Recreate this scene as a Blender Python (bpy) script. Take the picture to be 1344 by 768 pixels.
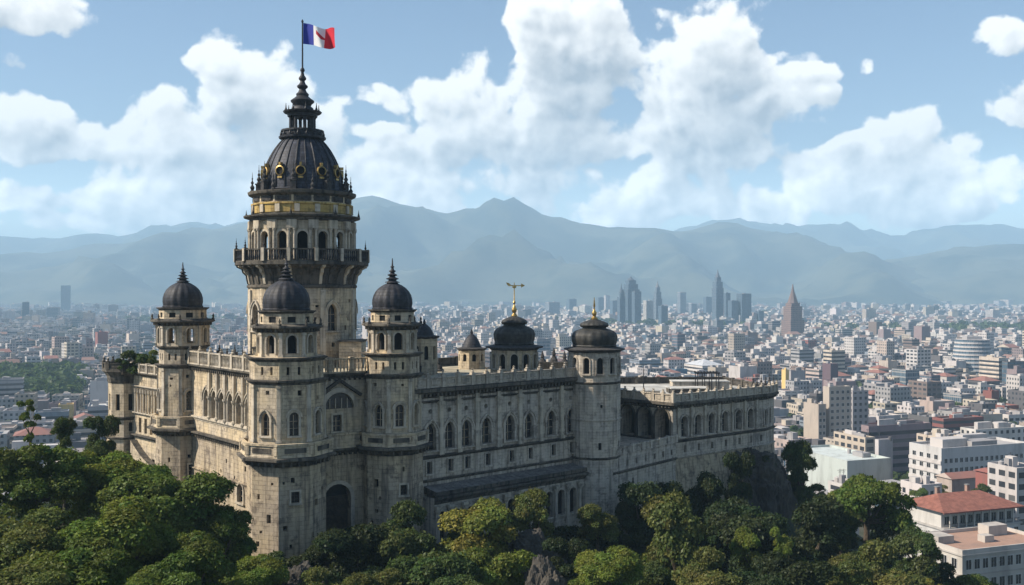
import bpy, bmesh, math, random
import numpy as np
from mathutils import Vector, Matrix, noise as mnoise
from mathutils.geometry import tessellate_polygon
R = math.radians
PI = math.pi
random.seed(7)
for o in list(bpy.data.objects):
    bpy.data.objects.remove(o)
scene = bpy.context.scene
COL = scene.collection

# ------------------------------------------------------------------ camera, sky, sun, exposure
CAMZ, F = 80.0, 1344.0
cam_d = bpy.data.cameras.new('camera')
cam = bpy.data.objects.new('camera', cam_d); COL.objects.link(cam)
cam.location = (0, 0, CAMZ); cam.rotation_euler = (R(90), 0, 0)
cam_d.sensor_width = 36; cam_d.lens = 36.0
cam_d.clip_start = 1; cam_d.clip_end = 60000
scene.camera = cam
SUN_EL = 40.0
SUN_XY = Vector((-0.985, -0.17)).normalized()
SUN = Vector((SUN_XY.x*math.cos(R(SUN_EL)), SUN_XY.y*math.cos(R(SUN_EL)), math.sin(R(SUN_EL))))
sd = bpy.data.lights.new('sun', 'SUN'); sd.energy = 5.0; sd.angle = R(0.5); sd.color = (1.0, 0.90, 0.76)
so = bpy.data.objects.new('sun', sd); COL.objects.link(so)
so.rotation_euler = SUN.to_track_quat('Z', 'Y').to_euler()
so.location = (-200, -60, 250)
scene.view_settings.view_transform = 'Standard'
scene.view_settings.look = 'None'
scene.view_settings.exposure = 0.75
SKY = 0.075
scene.view_settings.gamma = 1.0
scene.render.engine = 'CYCLES'
cy = scene.cycles
cy.use_denoising = True
cy.max_bounces = 6; cy.diffuse_bounces = 3; cy.glossy_bounces = 2; cy.transmission_bounces = 2
cy.volume_bounces = 1; cy.transparent_max_bounces = 8
cy.sample_clamp_indirect = 6
cy.use_adaptive_sampling = True; cy.adaptive_threshold = 0.01

world = bpy.data.worlds.new('World'); scene.world = world
world.use_nodes = True
try:
    world.cycles.sampling_method = 'MANUAL'; world.cycles.sample_map_resolution = 512
except Exception:
    pass

class NT:
    """small helper that writes node trees"""
    def __init__(s, tree): s.t = tree
    def new(s, typ, **kw):
        n = s.t.nodes.new(typ)
        for k, v in kw.items(): setattr(n, k, v)
        return n
    def put(s, sock, v):
        if isinstance(v, bpy.types.NodeSocket): s.t.links.new(v, sock)
        elif v is not None: sock.default_value = v
    def m(s, op, a, b=None, c=None, clamp=False):
        n = s.new('ShaderNodeMath', operation=op); n.use_clamp = clamp
        s.put(n.inputs[0], a)
        if b is not None: s.put(n.inputs[1], b)
        if c is not None: s.put(n.inputs[2], c)
        return n.outputs[0]
    def v(s, op, a, b=None):
        n = s.new('ShaderNodeVectorMath', operation=op)
        s.put(n.inputs[0], a)
        if b is not None: s.put(n.inputs[1], b)
        return n.outputs['Value'] if op in ('DOT_PRODUCT', 'LENGTH', 'DISTANCE') else n.outputs[0]
    def mix(s, f, a, b, mode='MIX'):
        n = s.new('ShaderNodeMix', data_type='RGBA', blend_type=mode)
        s.put(n.inputs[0], f); s.put(n.inputs[6], a); s.put(n.inputs[7], b)
        return n.outputs[2]
    def noise(s, vec, scale, detail=4, rough=0.5, dist=0.0):
        n = s.new('ShaderNodeTexNoise')
        s.put(n.inputs['Vector'], vec); n.inputs['Scale'].default_value = scale
        n.inputs['Detail'].default_value = detail; n.inputs['Roughness'].default_value = rough
        n.inputs['Distortion'].default_value = dist
        return n.outputs[0]
    def ss(s, x, a, b):
        n = s.new('ShaderNodeMapRange', interpolation_type='SMOOTHSTEP')
        s.put(n.inputs[0], x); n.inputs[1].default_value = a; n.inputs[2].default_value = b
        return n.outputs[0]
    def lin(s, x, a, b, c=0.0, d=1.0):
        n = s.new('ShaderNodeMapRange')
        s.put(n.inputs[0], x); n.inputs[1].default_value = a; n.inputs[2].default_value = b
        n.inputs[3].default_value = c; n.inputs[4].default_value = d
        return n.outputs[0]

# clouds: cumulus banks standing at fixed bearings of the sky (azimuth, elevation), lit from the sun's side
CLOUDS = [  # bearing given as picture column/row of the level camera, half width, half height, weight
    (35, 6, 95, 30, 1), (45, 168, 85, 36, 1), (110, 186, 55, 18, .8), (10, 85, 30, 20, .35),
    (318, 88, 58, 46, 1), (345, 140, 70, 75, 1.1), (300, 66, 40, 30, .9), (400, 165, 60, 50, .9), (380, 110, 40, 40, .9),
    (226, 140, 40, 30, .85), (225, 195, 75, 48, 1), (255, 245, 120, 45, 1), (120, 262, 130, 30, .9), (340, 215, 110, 60, 1),
    (435, 140, 22, 20, .8), (480, 182, 40, 16, .8), (470, 240, 110, 45, .8),
    (545, 130, 75, 30, 1), (610, 150, 70, 50, 1), (700, 45, 45, 50, 1), (760, 45, 75, 62, 1.1), (830, 80, 125, 48, 1.05),
    (930, 40, 62, 65, 1.1), (905, 92, 115, 40, 1), (1020, 102, 70, 16, .7), (650, 190, 125, 50, 1.05), (735, 185, 100, 42, .85),
    (600, 240, 150, 36, .8), (960, 170, 90, 55, 1.1), (1020, 135, 48, 32, 1), (890, 165, 45, 30, .9), (930, 215, 90, 40, .9),
    (1110, 205, 45, 24, .9), (1190, 205, 62, 50, 1.05), (1215, 172, 28, 28, .9), (1150, 240, 120, 32, .9),
    (1134, 95, 20, 14, .5), (1338, 38, 42, 28, .9), (1342, 130, 48, 34, .95), (1335, 238, 45, 26, .8),
    (800, 272, 160, 26, .75), (1020, 262, 180, 30, .8), (1260, 262, 100, 26, .7), (560, 282, 150, 24, .75), (60, 296, 150, 18, .7),
    (645, 115, 70, 40, .8), (720, 120, 80, 45, .85), (800, 185, 100, 45, .85), (870, 120, 90, 40, .85), (900, 250, 120, 36, .85), (1080, 265, 160, 30, .85), (500, 260, 160, 34, .85), (560, 215, 120, 50, .85), (700, 240, 140, 34, .8), (860, 235, 80, 28, .65), (200, 272, 120, 26, .8), (30, 250, 70, 22, .6), (1060, 225, 60, 30, .7),
]
def cloud_group():
    g = bpy.data.node_groups.new('cloud_density', 'ShaderNodeTree')
    g.interface.new_socket('P', in_out='INPUT', socket_type='NodeSocketVector')
    g.interface.new_socket('D', in_out='OUTPUT', socket_type='NodeSocketFloat')
    n = NT(g)
    gi = n.new('NodeGroupInput'); go = n.new('NodeGroupOutput')
    P0 = gi.outputs[0]
    wn = n.new('ShaderNodeTexNoise'); n.put(wn.inputs['Vector'], P0)
    wn.inputs['Scale'].default_value = 9; wn.inputs['Detail'].default_value = 5
    w = n.v('SUBTRACT', wn.outputs['Color'], (.5, .5, .5))
    ws = n.v('MULTIPLY', w, (.085, .06, 0))
    P = n.v('ADD', P0, ws)
    acc = None
    for (px, py, rx, ry, k) in CLOUDS:
        az = math.atan((px-672)/F); el = math.atan((384-py)/F*math.cos(az))
        sx, sy = F/rx*1.08, F/ry*1.08
        d = n.v('SUBTRACT', P, (az, el, 0))
        d = n.v('MULTIPLY', d, (sx*math.cos(az)**0, sy, 0))
        l = n.v('DOT_PRODUCT', d, d)
        f = n.m('MULTIPLY_ADD', l, -0.6, k)
        acc = f if acc is None else n.m('SMOOTH_MAX', acc, f, 0.35)
    acc = n.m('ADD', n.m('MAXIMUM', acc, -1.2), .0)
    puff = None
    for sc_, wt in ((15, .62), (34, .34), (75, .17)):      # cauliflower relief at three sizes
        vo = n.new('ShaderNodeTexVoronoi', feature='SMOOTH_F1')
        n.put(vo.inputs['Vector'], P); vo.inputs['Scale'].default_value = sc_; vo.inputs['Smoothness'].default_value = 0.25
        q = n.m('MULTIPLY_ADD', vo.outputs['Distance'], -2.0*wt, .82*wt)
        puff = q if puff is None else n.m('ADD', puff, q)
    fb = n.noise(P0, 24, 8, 0.60)
    fb = n.m('MULTIPLY_ADD', fb, 1.5, -0.73)
    d = n.m('ADD', acc, n.m('ADD', puff, fb))
    n.t.links.new(d, go.inputs[0])
    return g
def build_world():
    n = NT(world.node_tree); n.t.nodes.clear()
    out = n.new('ShaderNodeOutputWorld'); bg = n.new('ShaderNodeBackground')
    tc = n.new('ShaderNodeTexCoord')
    sky = n.new('ShaderNodeTexSky', sky_type='NISHITA')
    sky.sun_disc = False
    sky.sun_elevation = R(SUN_EL)
    sky.sun_rotation = math.atan2(SUN.x, SUN.y) % (2*PI)
    sky.altitude = 300; sky.air_density = 1.0; sky.dust_density = 0.4; sky.ozone_density = 2.0
    sep = n.new('ShaderNodeSeparateXYZ'); n.put(sep.inputs[0], n.v('NORMALIZE', tc.outputs['Generated']))
    x, y, z = sep.outputs
    az = n.m('ARCTAN2', x, y); el = n.m('ARCSINE', z)
    cb = n.new('ShaderNodeCombineXYZ'); n.put(cb.inputs[0], az); n.put(cb.inputs[1], el)
    P = cb.outputs[0]
    g = cloud_group()
    def dens(off):
        q = n.v('ADD', P, off)
        gn = n.new('ShaderNodeGroup', node_tree=g); n.put(gn.inputs[0], q)
        return gn.outputs[0]
    d0 = dens((0, 0, 0)); d1 = dens((-.006, .008, 0)); d2 = dens((-.014, .024, 0)); d3 = dens((-.02, .055, 0))
    alpha = n.ss(d0, -0.06, 0.26)
    # optical thickness towards the sun and shaded undersides
    t1 = n.m('MAXIMUM', d1, 0.0); t2 = n.m('MAXIMUM', d2, 0.0); t3 = n.m('MAXIMUM', d3, 0.0)
    tau = n.m('ADD', n.m('MULTIPLY', t1, 0.20), n.m('ADD', n.m('MULTIPLY', t2, 0.45), n.m('MULTIPLY', t3, 0.85)))
    lit = n.m('EXPONENT', n.m('MULTIPLY', tau, -1.25))
    relief = n.m('MULTIPLY', n.m('SUBTRACT', d0, d1), 0.55)
    lit = n.m('ADD', lit, relief, clamp=True)
    cloud = n.mix(lit, (3.5, 3.8, 4.15, 1), (11.0, 10.7, 10.2, 1))
    # the cloud field stands over the valley ahead; elsewhere the sky is clear
    edge = n.m('MULTIPLY', n.ss(n.m('ABSOLUTE', az), .66, .54), n.m('MULTIPLY', n.ss(el, .38, .31), n.ss(el, -.005, .03)))
    a = n.m('MULTIPLY', n.m('MULTIPLY', alpha, edge), 0.97)
    skyc = n.mix(1.0, sky.outputs[0], (1.02, 1.0, 1.0, 1), 'MULTIPLY')
    c = n.mix(a, skyc, cloud)
    gain = n.m('MULTIPLY_ADD', n.ss(el, .15, .02), 1.5, 1.0)   # the sky brightens towards the horizon
    gv = n.new('ShaderNodeCombineXYZ')
    for i in range(3): n.put(gv.inputs[i], gain)
    c = n.mix(1.0, c, gv.outputs[0], 'MULTIPLY')
    n.put(bg.inputs[0], c); bg.inputs[1].default_value = SKY
    bg2 = n.new('ShaderNodeBackground'); n.put(bg2.inputs[0], skyc); bg2.inputs[1].default_value = SKY
    zone = n.m('MULTIPLY', n.m('LESS_THAN', n.m('ABSOLUTE', az), .66), n.m('MULTIPLY', n.m('LESS_THAN', el, .38), n.m('GREATER_THAN', el, -.005)))
    mx = n.new('ShaderNodeMixShader'); n.put(mx.inputs[0], zone)
    n.t.links.new(bg2.outputs[0], mx.inputs[1]); n.t.links.new(bg.outputs[0], mx.inputs[2])
    n.t.links.new(mx.outputs[0], out.inputs[0])
build_world()

# ------------------------------------------------------------------ helpers
def XX(px, D): return (px-672.0)/F*D
def ZZ(py, D): return CAMZ-(py-384.0)/F*D
def PX(x, y): return 672+F*x/y
def PY(z, y): return 384+F*(CAMZ-z)/y

WM = {}
def link(o, parent=None, mat=None):
    COL.objects.link(o)
    mat = mat or Matrix.Identity(4)
    WM[o] = mat.copy()
    if parent is not None:
        o.parent = parent
        o.matrix_parent_inverse = Matrix.Identity(4)
        o.matrix_basis = WM[parent].inverted() @ mat
    else:
        o.matrix_basis = mat
    return o
def tag(o, label=None, cat=None, group=None, kind=None):
    if label: o['label'] = label
    if cat: o['category'] = cat
    if group: o['group'] = group
    if kind: o['kind'] = kind
    return o
def empty(name, loc, rz=0.0):
    o = bpy.data.objects.new(name, None); o.empty_display_size = 0.5
    return link(o, None, Matrix.Translation(loc) @ Matrix.Rotation(rz, 4, 'Z'))
def place(mesh, name, parent, mat):
    return link(bpy.data.objects.new(name, mesh), parent, mat)
def T(x, y, z, rz=0.0): return Matrix.Translation((x, y, z)) @ Matrix.Rotation(rz, 4, 'Z')

class MB:
    def __init__(s): s.v = []; s.f = []; s.m = []; s.u = []; s.c = []
    def face(s, pts, mat=0, uv=None, col=None):
        b = len(s.v); s.v.extend([tuple(p) for p in pts])
        s.f.append(tuple(range(b, b+len(pts)))); s.m.append(mat)
        if uv is None:
            a = Vector(pts[0]); e = (Vector(pts[1])-a)
            e = e.normalized() if e.length > 1e-6 else Vector((1, 0, 0))
            if abs(e.z) > 0.9: e = Vector((-e.y, e.x, 0)) if False else (Vector(pts[2])-Vector(pts[1])).normalized()
            uv = [(Vector(p).dot(e), Vector(p).z if abs(e.z) < .5 else Vector(p).x) for p in pts]
        s.u.append(uv); s.c.append(col)
    def box(s, x0, x1, y0, y1, z0, z1, mat=0, col=None, bottom=True, M=None, mats=None):
        P = [Vector(p) for p in ((x0, y0, z0), (x1, y0, z0), (x1, y1, z0), (x0, y1, z0), (x0, y0, z1), (x1, y0, z1), (x1, y1, z1), (x0, y1, z1))]
        W, D, H = x1-x0, y1-y0, z1-z0
        if M is not None: P = [M @ p for p in P]
        q = lambda a, b: [(0, 0), (a, 0), (a, b), (0, b)]
        fs = [((0, 1, 5, 4), q(W, H)), ((1, 2, 6, 5), q(D, H)), ((2, 3, 7, 6), q(W, H)), ((3, 0, 4, 7), q(D, H)), ((4, 5, 6, 7), q(W, D))]
        if bottom: fs.append(((3, 2, 1, 0), q(W, D)))
        for i, (ix, uv) in enumerate(fs):
            s.face([P[k] for k in ix], mat if mats is None else mats[min(i, len(mats)-1)], uv, col)
    def lathe(s, prof, n=32, rot=0.0, cx=0, cy=0, mat=0, lobes=0, amp=0.0, apothem=True, cap=False, z0=0, col=None):
        rows = []
        k = 1/math.cos(PI/n) if (apothem and n <= 16) else 1.0
        for (r, z) in prof:
            row = []
            for i in range(n):
                a = rot+PI/n+2*PI*i/n
                rr = r*k
                if lobes: rr *= 1-amp+amp*2*abs(math.sin(lobes*a/2))**0.6*0.5
                row.append((cx+rr*math.cos(a), cy+rr*math.sin(a), z+z0))
            rows.append(row)
        L = 0
        for j in range(len(rows)-1):
            dl = math.hypot(prof[j+1][0]-prof[j][0], prof[j+1][1]-prof[j][1])
            rm = max(prof[j][0], prof[j+1][0])
            for i in range(n):
                i2 = (i+1) % n
                u0, u1 = 2*PI*i/n*rm, 2*PI*(i+1)/n*rm
                s.face([rows[j][i], rows[j][i2], rows[j+1][i2], rows[j+1][i]], mat, [(u0, L), (u1, L), (u1, L+dl), (u0, L+dl)], col)
            L += dl
        if cap: s.face(rows[-1], mat, [(p[0], p[1]) for p in rows[-1]], col)
    def sweep(s, path, prof, closed=False, mat=0, caps=True):
        """profile (out, z) swept along a plan path whose outside lies on its right-hand side"""
        n = len(path); P = [Vector(p) for p in path]
        offs = []
        for i in range(n):
            a = P[i-1] if (closed or i > 0) else None
            b = P[(i+1) % n] if (closed or i < n-1) else None
            ds = []
            if a is not None: ds.append((P[i]-a).normalized())
            if b is not None: ds.append((b-P[i]).normalized())
            ns = [Vector((d.y, -d.x)) for d in ds]
            if len(ns) == 2:
                m = ns[0]+ns[1]
                m = m/max(0.25, (1+ns[0].dot(ns[1])))
            else: m = ns[0]
            offs.append(m)
        rows = [[(P[i].x+offs[i].x*o, P[i].y+offs[i].y*o, z) for (o, z) in prof] for i in range(n)]
        u = 0
        for i in range(n if closed else n-1):
            j = (i+1) % n; l = (P[j]-P[i]).length; v = 0
            for k in range(len(prof)-1):
                dv = math.hypot(prof[k+1][0]-prof[k][0], prof[k+1][1]-prof[k][1])
                s.face([rows[i][k], rows[j][k], rows[j][k+1], rows[i][k+1]], mat, [(u, v), (u+l, v), (u+l, v+dv), (u, v+dv)])
                v += dv
            u += l
        if caps and not closed:
            s.face(rows[0], mat); s.face(rows[-1][::-1], mat)
    def tube(s, pts, rads, n=6, mat=0):
        prev = None
        for i, p in enumerate(pts):
            p = Vector(p)
            d = (Vector(pts[min(i+1, len(pts)-1)])-Vector(pts[max(i-1, 0)])).normalized()
            a = d.orthogonal().normalized() if abs(d.z) < .95 else Vector((1, 0, 0))
            a = (a-d*a.dot(d)).normalized(); b = d.cross(a)
            row = [p+(a*math.cos(2*PI*k/n)+b*math.sin(2*PI*k/n))*rads[i] for k in range(n)]
            if prev:
                for k in range(n):
                    s.face([prev[k], prev[(k+1) % n], row[(k+1) % n], row[k]], mat)
            prev = row
    def build(s, name, mats, parent=None, M=None, smooth=False, angle=35, obj=True):
        me = bpy.data.meshes.new(name)
        me.from_pydata(s.v, [], s.f)
        for m in mats: me.materials.append(m)
        me.polygons.foreach_set('material_index', s.m)
        uvl = me.uv_layers.new(name='UVMap')
        uvl.data.foreach_set('uv', [c for uv in s.u for p in uv for c in p])
        if any(c is not None for c in s.c):
            ca = me.color_attributes.new('Col', 'FLOAT_COLOR', 'CORNER')
            arr = []
            for f, c in zip(s.f, s.c): arr.extend(list((c or (.5, .5, .5))[:3])+[1.0] if False else [x for _ in f for x in (*(c or (.5, .5, .5))[:3], 1.0)])
            ca.data.foreach_set('color', arr)
        if smooth:
            bm = bmesh.new(); bm.from_mesh(me); bmesh.ops.remove_doubles(bm, verts=bm.verts, dist=2e-4)
            bm.to_mesh(me); bm.free()
            me.polygons.foreach_set('use_smooth', [True]*len(me.polygons))
            me.set_sharp_from_angle(angle=R(angle))
        me.update()
        if not obj: return me
        return place(me, name, parent, M or Matrix.Identity(4))

# ------------------------------------------------------------------ materials
def mat_new(name):
    m = bpy.data.materials.new(name); m.use_nodes = True
    n = NT(m.node_tree); n.t.nodes.clear()
    out = n.new('ShaderNodeOutputMaterial'); b = n.new('ShaderNodeBsdfPrincipled')
    n.t.links.new(b.outputs[0], out.inputs[0])
    return m, n, b
def c4(c): return (c[0], c[1], c[2], 1)
def stone(name, base, warm, dark, grime=0.5, block=(0.75, 0.36), mortar=0.6, seed=0.0):
    m, n, b = mat_new(name)
    geo = n.new('ShaderNodeNewGeometry'); pos = geo.outputs['Position']
    uv = n.new('ShaderNodeTexCoord').outputs['UV']
    off = n.v('ADD', pos, (seed, seed*1.7, seed*.3))
    br = n.new('ShaderNodeTexBrick'); n.put(br.inputs['Vector'], uv)
    br.inputs['Color1'].default_value = (0.25, 0.25, 0.25, 1); br.inputs['Color2'].default_value = (0.85, 0.85, 0.85, 1)
    br.inputs['Mortar'].default_value = (0.0, 0.0, 0.0, 1); br.inputs['Scale'].default_value = 1.0
    br.inputs['Mortar Size'].default_value = 0.018; br.inputs['Mortar Smooth'].default_value = 0.4
    br.inputs['Brick Width'].default_value = block[0]; br.inputs['Row Height'].default_value = block[1]
    big = n.noise(off, 0.22, 5, 0.6)
    mid = n.noise(off, 1.1, 6, 0.65)
    fine = n.noise(off, 7.0, 6, 0.7)
    st = n.v('MULTIPLY', off, (1.6, 1.6, 0.13))
    streak = n.noise(st, 1.3, 5, 0.6)
    col = n.mix(n.ss(big, .35, .65), c4(base), c4(warm))
    col = n.mix(n.m('MULTIPLY', n.ss(mid, .42, .72), .55), col, c4([x*.55 for x in base]))
    bl = n.lin(br.outputs['Color'], 0, 1, .80, 1.10)
    bc = n.new('ShaderNodeCombineXYZ')
    for i in range(3): n.put(bc.inputs[i], bl)
    col = n.mix(.75, col, bc.outputs[0], 'MULTIPLY')
    col = n.mix(n.m('MULTIPLY', n.ss(streak, .47, .68), grime), col, c4(dark))
    col = n.mix(n.m('MULTIPLY', n.ss(fine, .60, .74), grime*.8), col, c4(dark))
    zz = n.new('ShaderNodeSeparateXYZ'); n.put(zz.inputs[0], pos); drip = None
    for lz in (59.0, 62.8, 68.4, 70.8, 73.1, 76.1, 80.6, 88.6):      # run-off stains hang below every ledge
        dz = n.m('SUBTRACT', lz, zz.outputs[2])
        f_ = n.m('MULTIPLY', n.m('GREATER_THAN', dz, 0.0), n.m('EXPONENT', n.m('MULTIPLY', dz, -.75)))
        drip = f_ if drip is None else n.m('MAXIMUM', drip, f_)
    run = n.noise(n.v('MULTIPLY', off, (3.2, 3.2, .12)), 1.0, 4, .6)
    col = n.mix(n.m('MULTIPLY', n.m('MULTIPLY', drip, n.ss(run, .38, .62)), .52*min(1, grime*1.4)), col, c4([x*.8 for x in dark]))
    blot = n.noise(off, .55, 7, .72)
    col = n.mix(n.m('MULTIPLY', n.ss(blot, .53, .64), grime*.85), col, c4([x*1.3 for x in dark]))
    col = n.mix(n.m('MULTIPLY', n.m('MULTIPLY', br.outputs['Fac'], mortar), n.ss(mid, .35, .62)), col, c4([x*.8 for x in dark]))
    n.put(b.inputs['Base Color'], col)
    b.inputs['Roughness'].default_value = 0.92
    b.inputs['Specular IOR Level'].default_value = 0.2
    bp = n.new('ShaderNodeBump'); bp.inputs['Strength'].default_value = 0.7; bp.inputs['Distance'].default_value = 0.06
    h = n.m('ADD', n.m('MULTIPLY', fine, .6), n.m('ADD', n.m('MULTIPLY', mid, .8), n.m('MULTIPLY', br.outputs['Fac'], -.5)))
    n.put(bp.inputs['Height'], h); n.put(b.inputs['Normal'], bp.outputs[0])
    return m
def plain(name, col, rough=0.7, metal=0.0, var=0.25, scale=2.0, bump=0.0, spec=0.3):
    m, n, b = mat_new(name)
    pos = n.new('ShaderNodeNewGeometry').outputs['Position']
    f = n.noise(pos, scale, 5, .65)
    c = n.mix(n.ss(f, .3, .7), c4([x*(1-var) for x in col]), c4([min(1, x*(1+var)) for x in col]))
    n.put(b.inputs['Base Color'], c)
    b.inputs['Roughness'].default_value = rough; b.inputs['Metallic'].default_value = metal
    b.inputs['Specular IOR Level'].default_value = spec
    if bump:
        bp = n.new('ShaderNodeBump'); bp.inputs['Strength'].default_value = .6; bp.inputs['Distance'].default_value = bump
        n.put(bp.inputs['Height'], f); n.put(b.inputs['Normal'], bp.outputs[0])
    return m
MAT = {}
MAT['stone'] = stone('limestone', (.53, .45, .34), (.60, .48, .31), (.085, .07, .06), .56)
MAT['stone_grey'] = stone('grey_limestone', (.50, .445, .375), (.54, .465, .365), (.08, .072, .066), .60, seed=13)
MAT['stone_base'] = stone('weathered_limestone', (.43, .36, .275), (.52, .42, .28), (.075, .06, .05), .68, (.9, .45), .8, seed=31)
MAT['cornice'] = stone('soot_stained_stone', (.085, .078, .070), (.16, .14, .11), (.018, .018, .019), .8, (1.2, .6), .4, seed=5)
MAT['trim'] = stone('pale_trim_stone', (.53, .47, .385), (.56, .48, .36), (.09, .08, .07), .5, (1.4, .9), .3, seed=8)
MAT['dark_stone'] = plain('blackened_stone', (.05, .047, .046), .9, var=.5, scale=3, bump=.05)
MAT['void'] = plain('dark_interior', (.012, .012, .013), .9, var=.3)  # unlit depth behind openings, painted as a near-black colour
MAT['glass'] = plain('dark_window_glass', (.018, .02, .024), .25, var=.4, scale=1.2, spec=.5)
MAT['roof'] = plain('roof_screed', (.34, .30, .22), .95, var=.35, scale=.5, bump=.03)
MAT['pale_roof'] = plain('pale_roof_membrane', (.42, .41, .38), .9, var=.3, scale=.35, bump=.03)
MAT['lead'] = plain('lead_sheet', (.15, .14, .13), .9, var=.4, scale=1.5, bump=.03)
MAT['gold'] = plain('gilded_metal', (.42, .29, .11), .45, 1.0, var=.35, scale=4)
MAT['gold_stone'] = stone('ochre_stucco', (.46, .32, .11), (.52, .38, .15), (.08, .06, .03), .8, (1.5, .5), .3, seed=3)
MAT['iron'] = plain('dark_iron', (.03, .03, .034), .55, .3, var=.4)
def dome_mat(name, col, rows):
    m, n, b = mat_new(name)
    uv = n.new('ShaderNodeTexCoord').outputs['UV']; pos = n.new('ShaderNodeNewGeometry').outputs['Position']
    br = n.new('ShaderNodeTexBrick'); n.put(br.inputs['Vector'], uv)
    br.inputs['Scale'].default_value = 1; br.inputs['Brick Width'].default_value = rows*1.5; br.inputs['Row Height'].default_value = rows
    br.inputs['Mortar Size'].default_value = .03
    br.inputs['Color1'].default_value = (.6, .6, .6, 1); br.inputs['Color2'].default_value = (1.3, 1.3, 1.3, 1); br.inputs['Mortar'].default_value = (.3, .3, .3, 1)
    f = n.noise(pos, 1.3, 6, .7)
    c = n.mix(n.ss(f, .35, .7), c4([x*.6 for x in col]), c4([x*1.5 for x in col]))
    c = n.mix(.8, c, br.outputs['Color'], 'MULTIPLY')
    n.put(b.inputs['Base Color'], c); b.inputs['Roughness'].default_value = .62; b.inputs['Specular IOR Level'].default_value = .35
    bp = n.new('ShaderNodeBump'); bp.inputs['Strength'].default_value = .5; bp.inputs['Distance'].default_value = .04
    n.put(bp.inputs['Height'], n.m('ADD', f, n.m('MULTIPLY', br.outputs['Fac'], -.6))); n.put(b.inputs['Normal'], bp.outputs[0])
    return m
MAT['dome'] = dome_mat('dark_lead_dome', (.026, .027, .034), .4)
MAT['slate'] = dome_mat('blue_grey_slate_dome', (.036, .040, .056), .38)
MAT['olive_dome'] = dome_mat('greenish_lead_dome', (.036, .035, .031), .5)

# ------------------------------------------------------------------ castle kit
def outline(w, h, style, n=10):
    """opening outline (x, z): bottom left, bottom right, then over the arch back to the left"""
    a = w/2
    if style == 'rect': return [(-a, 0), (a, 0), (a, h), (-a, h)]
    if style == 'circle': return [(a*math.cos(2*PI*i/16-PI/2), a+a*math.sin(2*PI*i/16-PI/2)) for i in range(16)]
    pts = [(-a, 0), (a, 0)]
    if style == 'round':
        s = h-a
        pts += [(a*math.cos(PI*i/n), s+a*math.sin(PI*i/n)) for i in range(n+1)]
    else:
        r = w*0.85; s = h-math.sqrt(r*r-(r-a)**2); th = math.acos((r-a)/r)
        k = n//2
        for i in range(k+1):
            t = th*i/k; pts.append((a-r+r*math.cos(t), s+r*math.sin(t)))
        for i in range(1, k+1):
            t = th*(k-i)/k; pts.append((-a+r-r*math.cos(t), s+r*math.sin(t)))
    return pts
def panel(mb, p0, p1, z0, z1, holes=(), depth=.45, mat=0, dark=1, u0=0.0):
    """flat wall panel from p0 to p1 (left to right seen from outside); holes: (u, zbottom, w, h, style, closed)"""
    p0 = Vector(p0); p1 = Vector(p1); L = (p1-p0).length
    d = (p1-p0)/L; inn = Vector((-d.y, d.x))
    def W(u, z, dep=0): return (p0.x+d.x*u+inn.x*dep, p0.y+d.y*u+inn.y*dep, z)
    if not holes:
        mb.face([W(0, z0), W(L, z0), W(L, z1), W(0, z1)], mat, [(u0, z0), (u0+L, z0), (u0+L, z1), (u0, z1)]); return
    loops = [[(0, z0), (L, z0), (L, z1), (0, z1)]]
    for (u, zb, w, h, st, closed) in holes:
        loops.append([(u+x, zb+z) for (x, z) in outline(w, h, st)][::-1])
    flat = [q for l in loops for q in l]
    for t in tessellate_polygon([[Vector((q[0], q[1], 0)) for q in l] for l in loops]):
        a, b, c = (flat[i] for i in t)
        if (b[0]-a[0])*(c[1]-a[1])-(b[1]-a[1])*(c[0]-a[0]) < 0: b, c = c, b
        mb.face([W(*a), W(*b), W(*c)], mat, [(u0+q[0], q[1]) for q in (a, b, c)])
    for l, (u, zb, w, h, st, closed) in zip(loops[1:], holes):
        for i in range(len(l)):
            a, b = l[i], l[(i+1) % len(l)]
            mb.face([W(*b), W(*a), W(a[0], a[1], depth), W(b[0], b[1], depth)], mat)
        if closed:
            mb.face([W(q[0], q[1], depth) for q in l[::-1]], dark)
WMESH = {}
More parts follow.
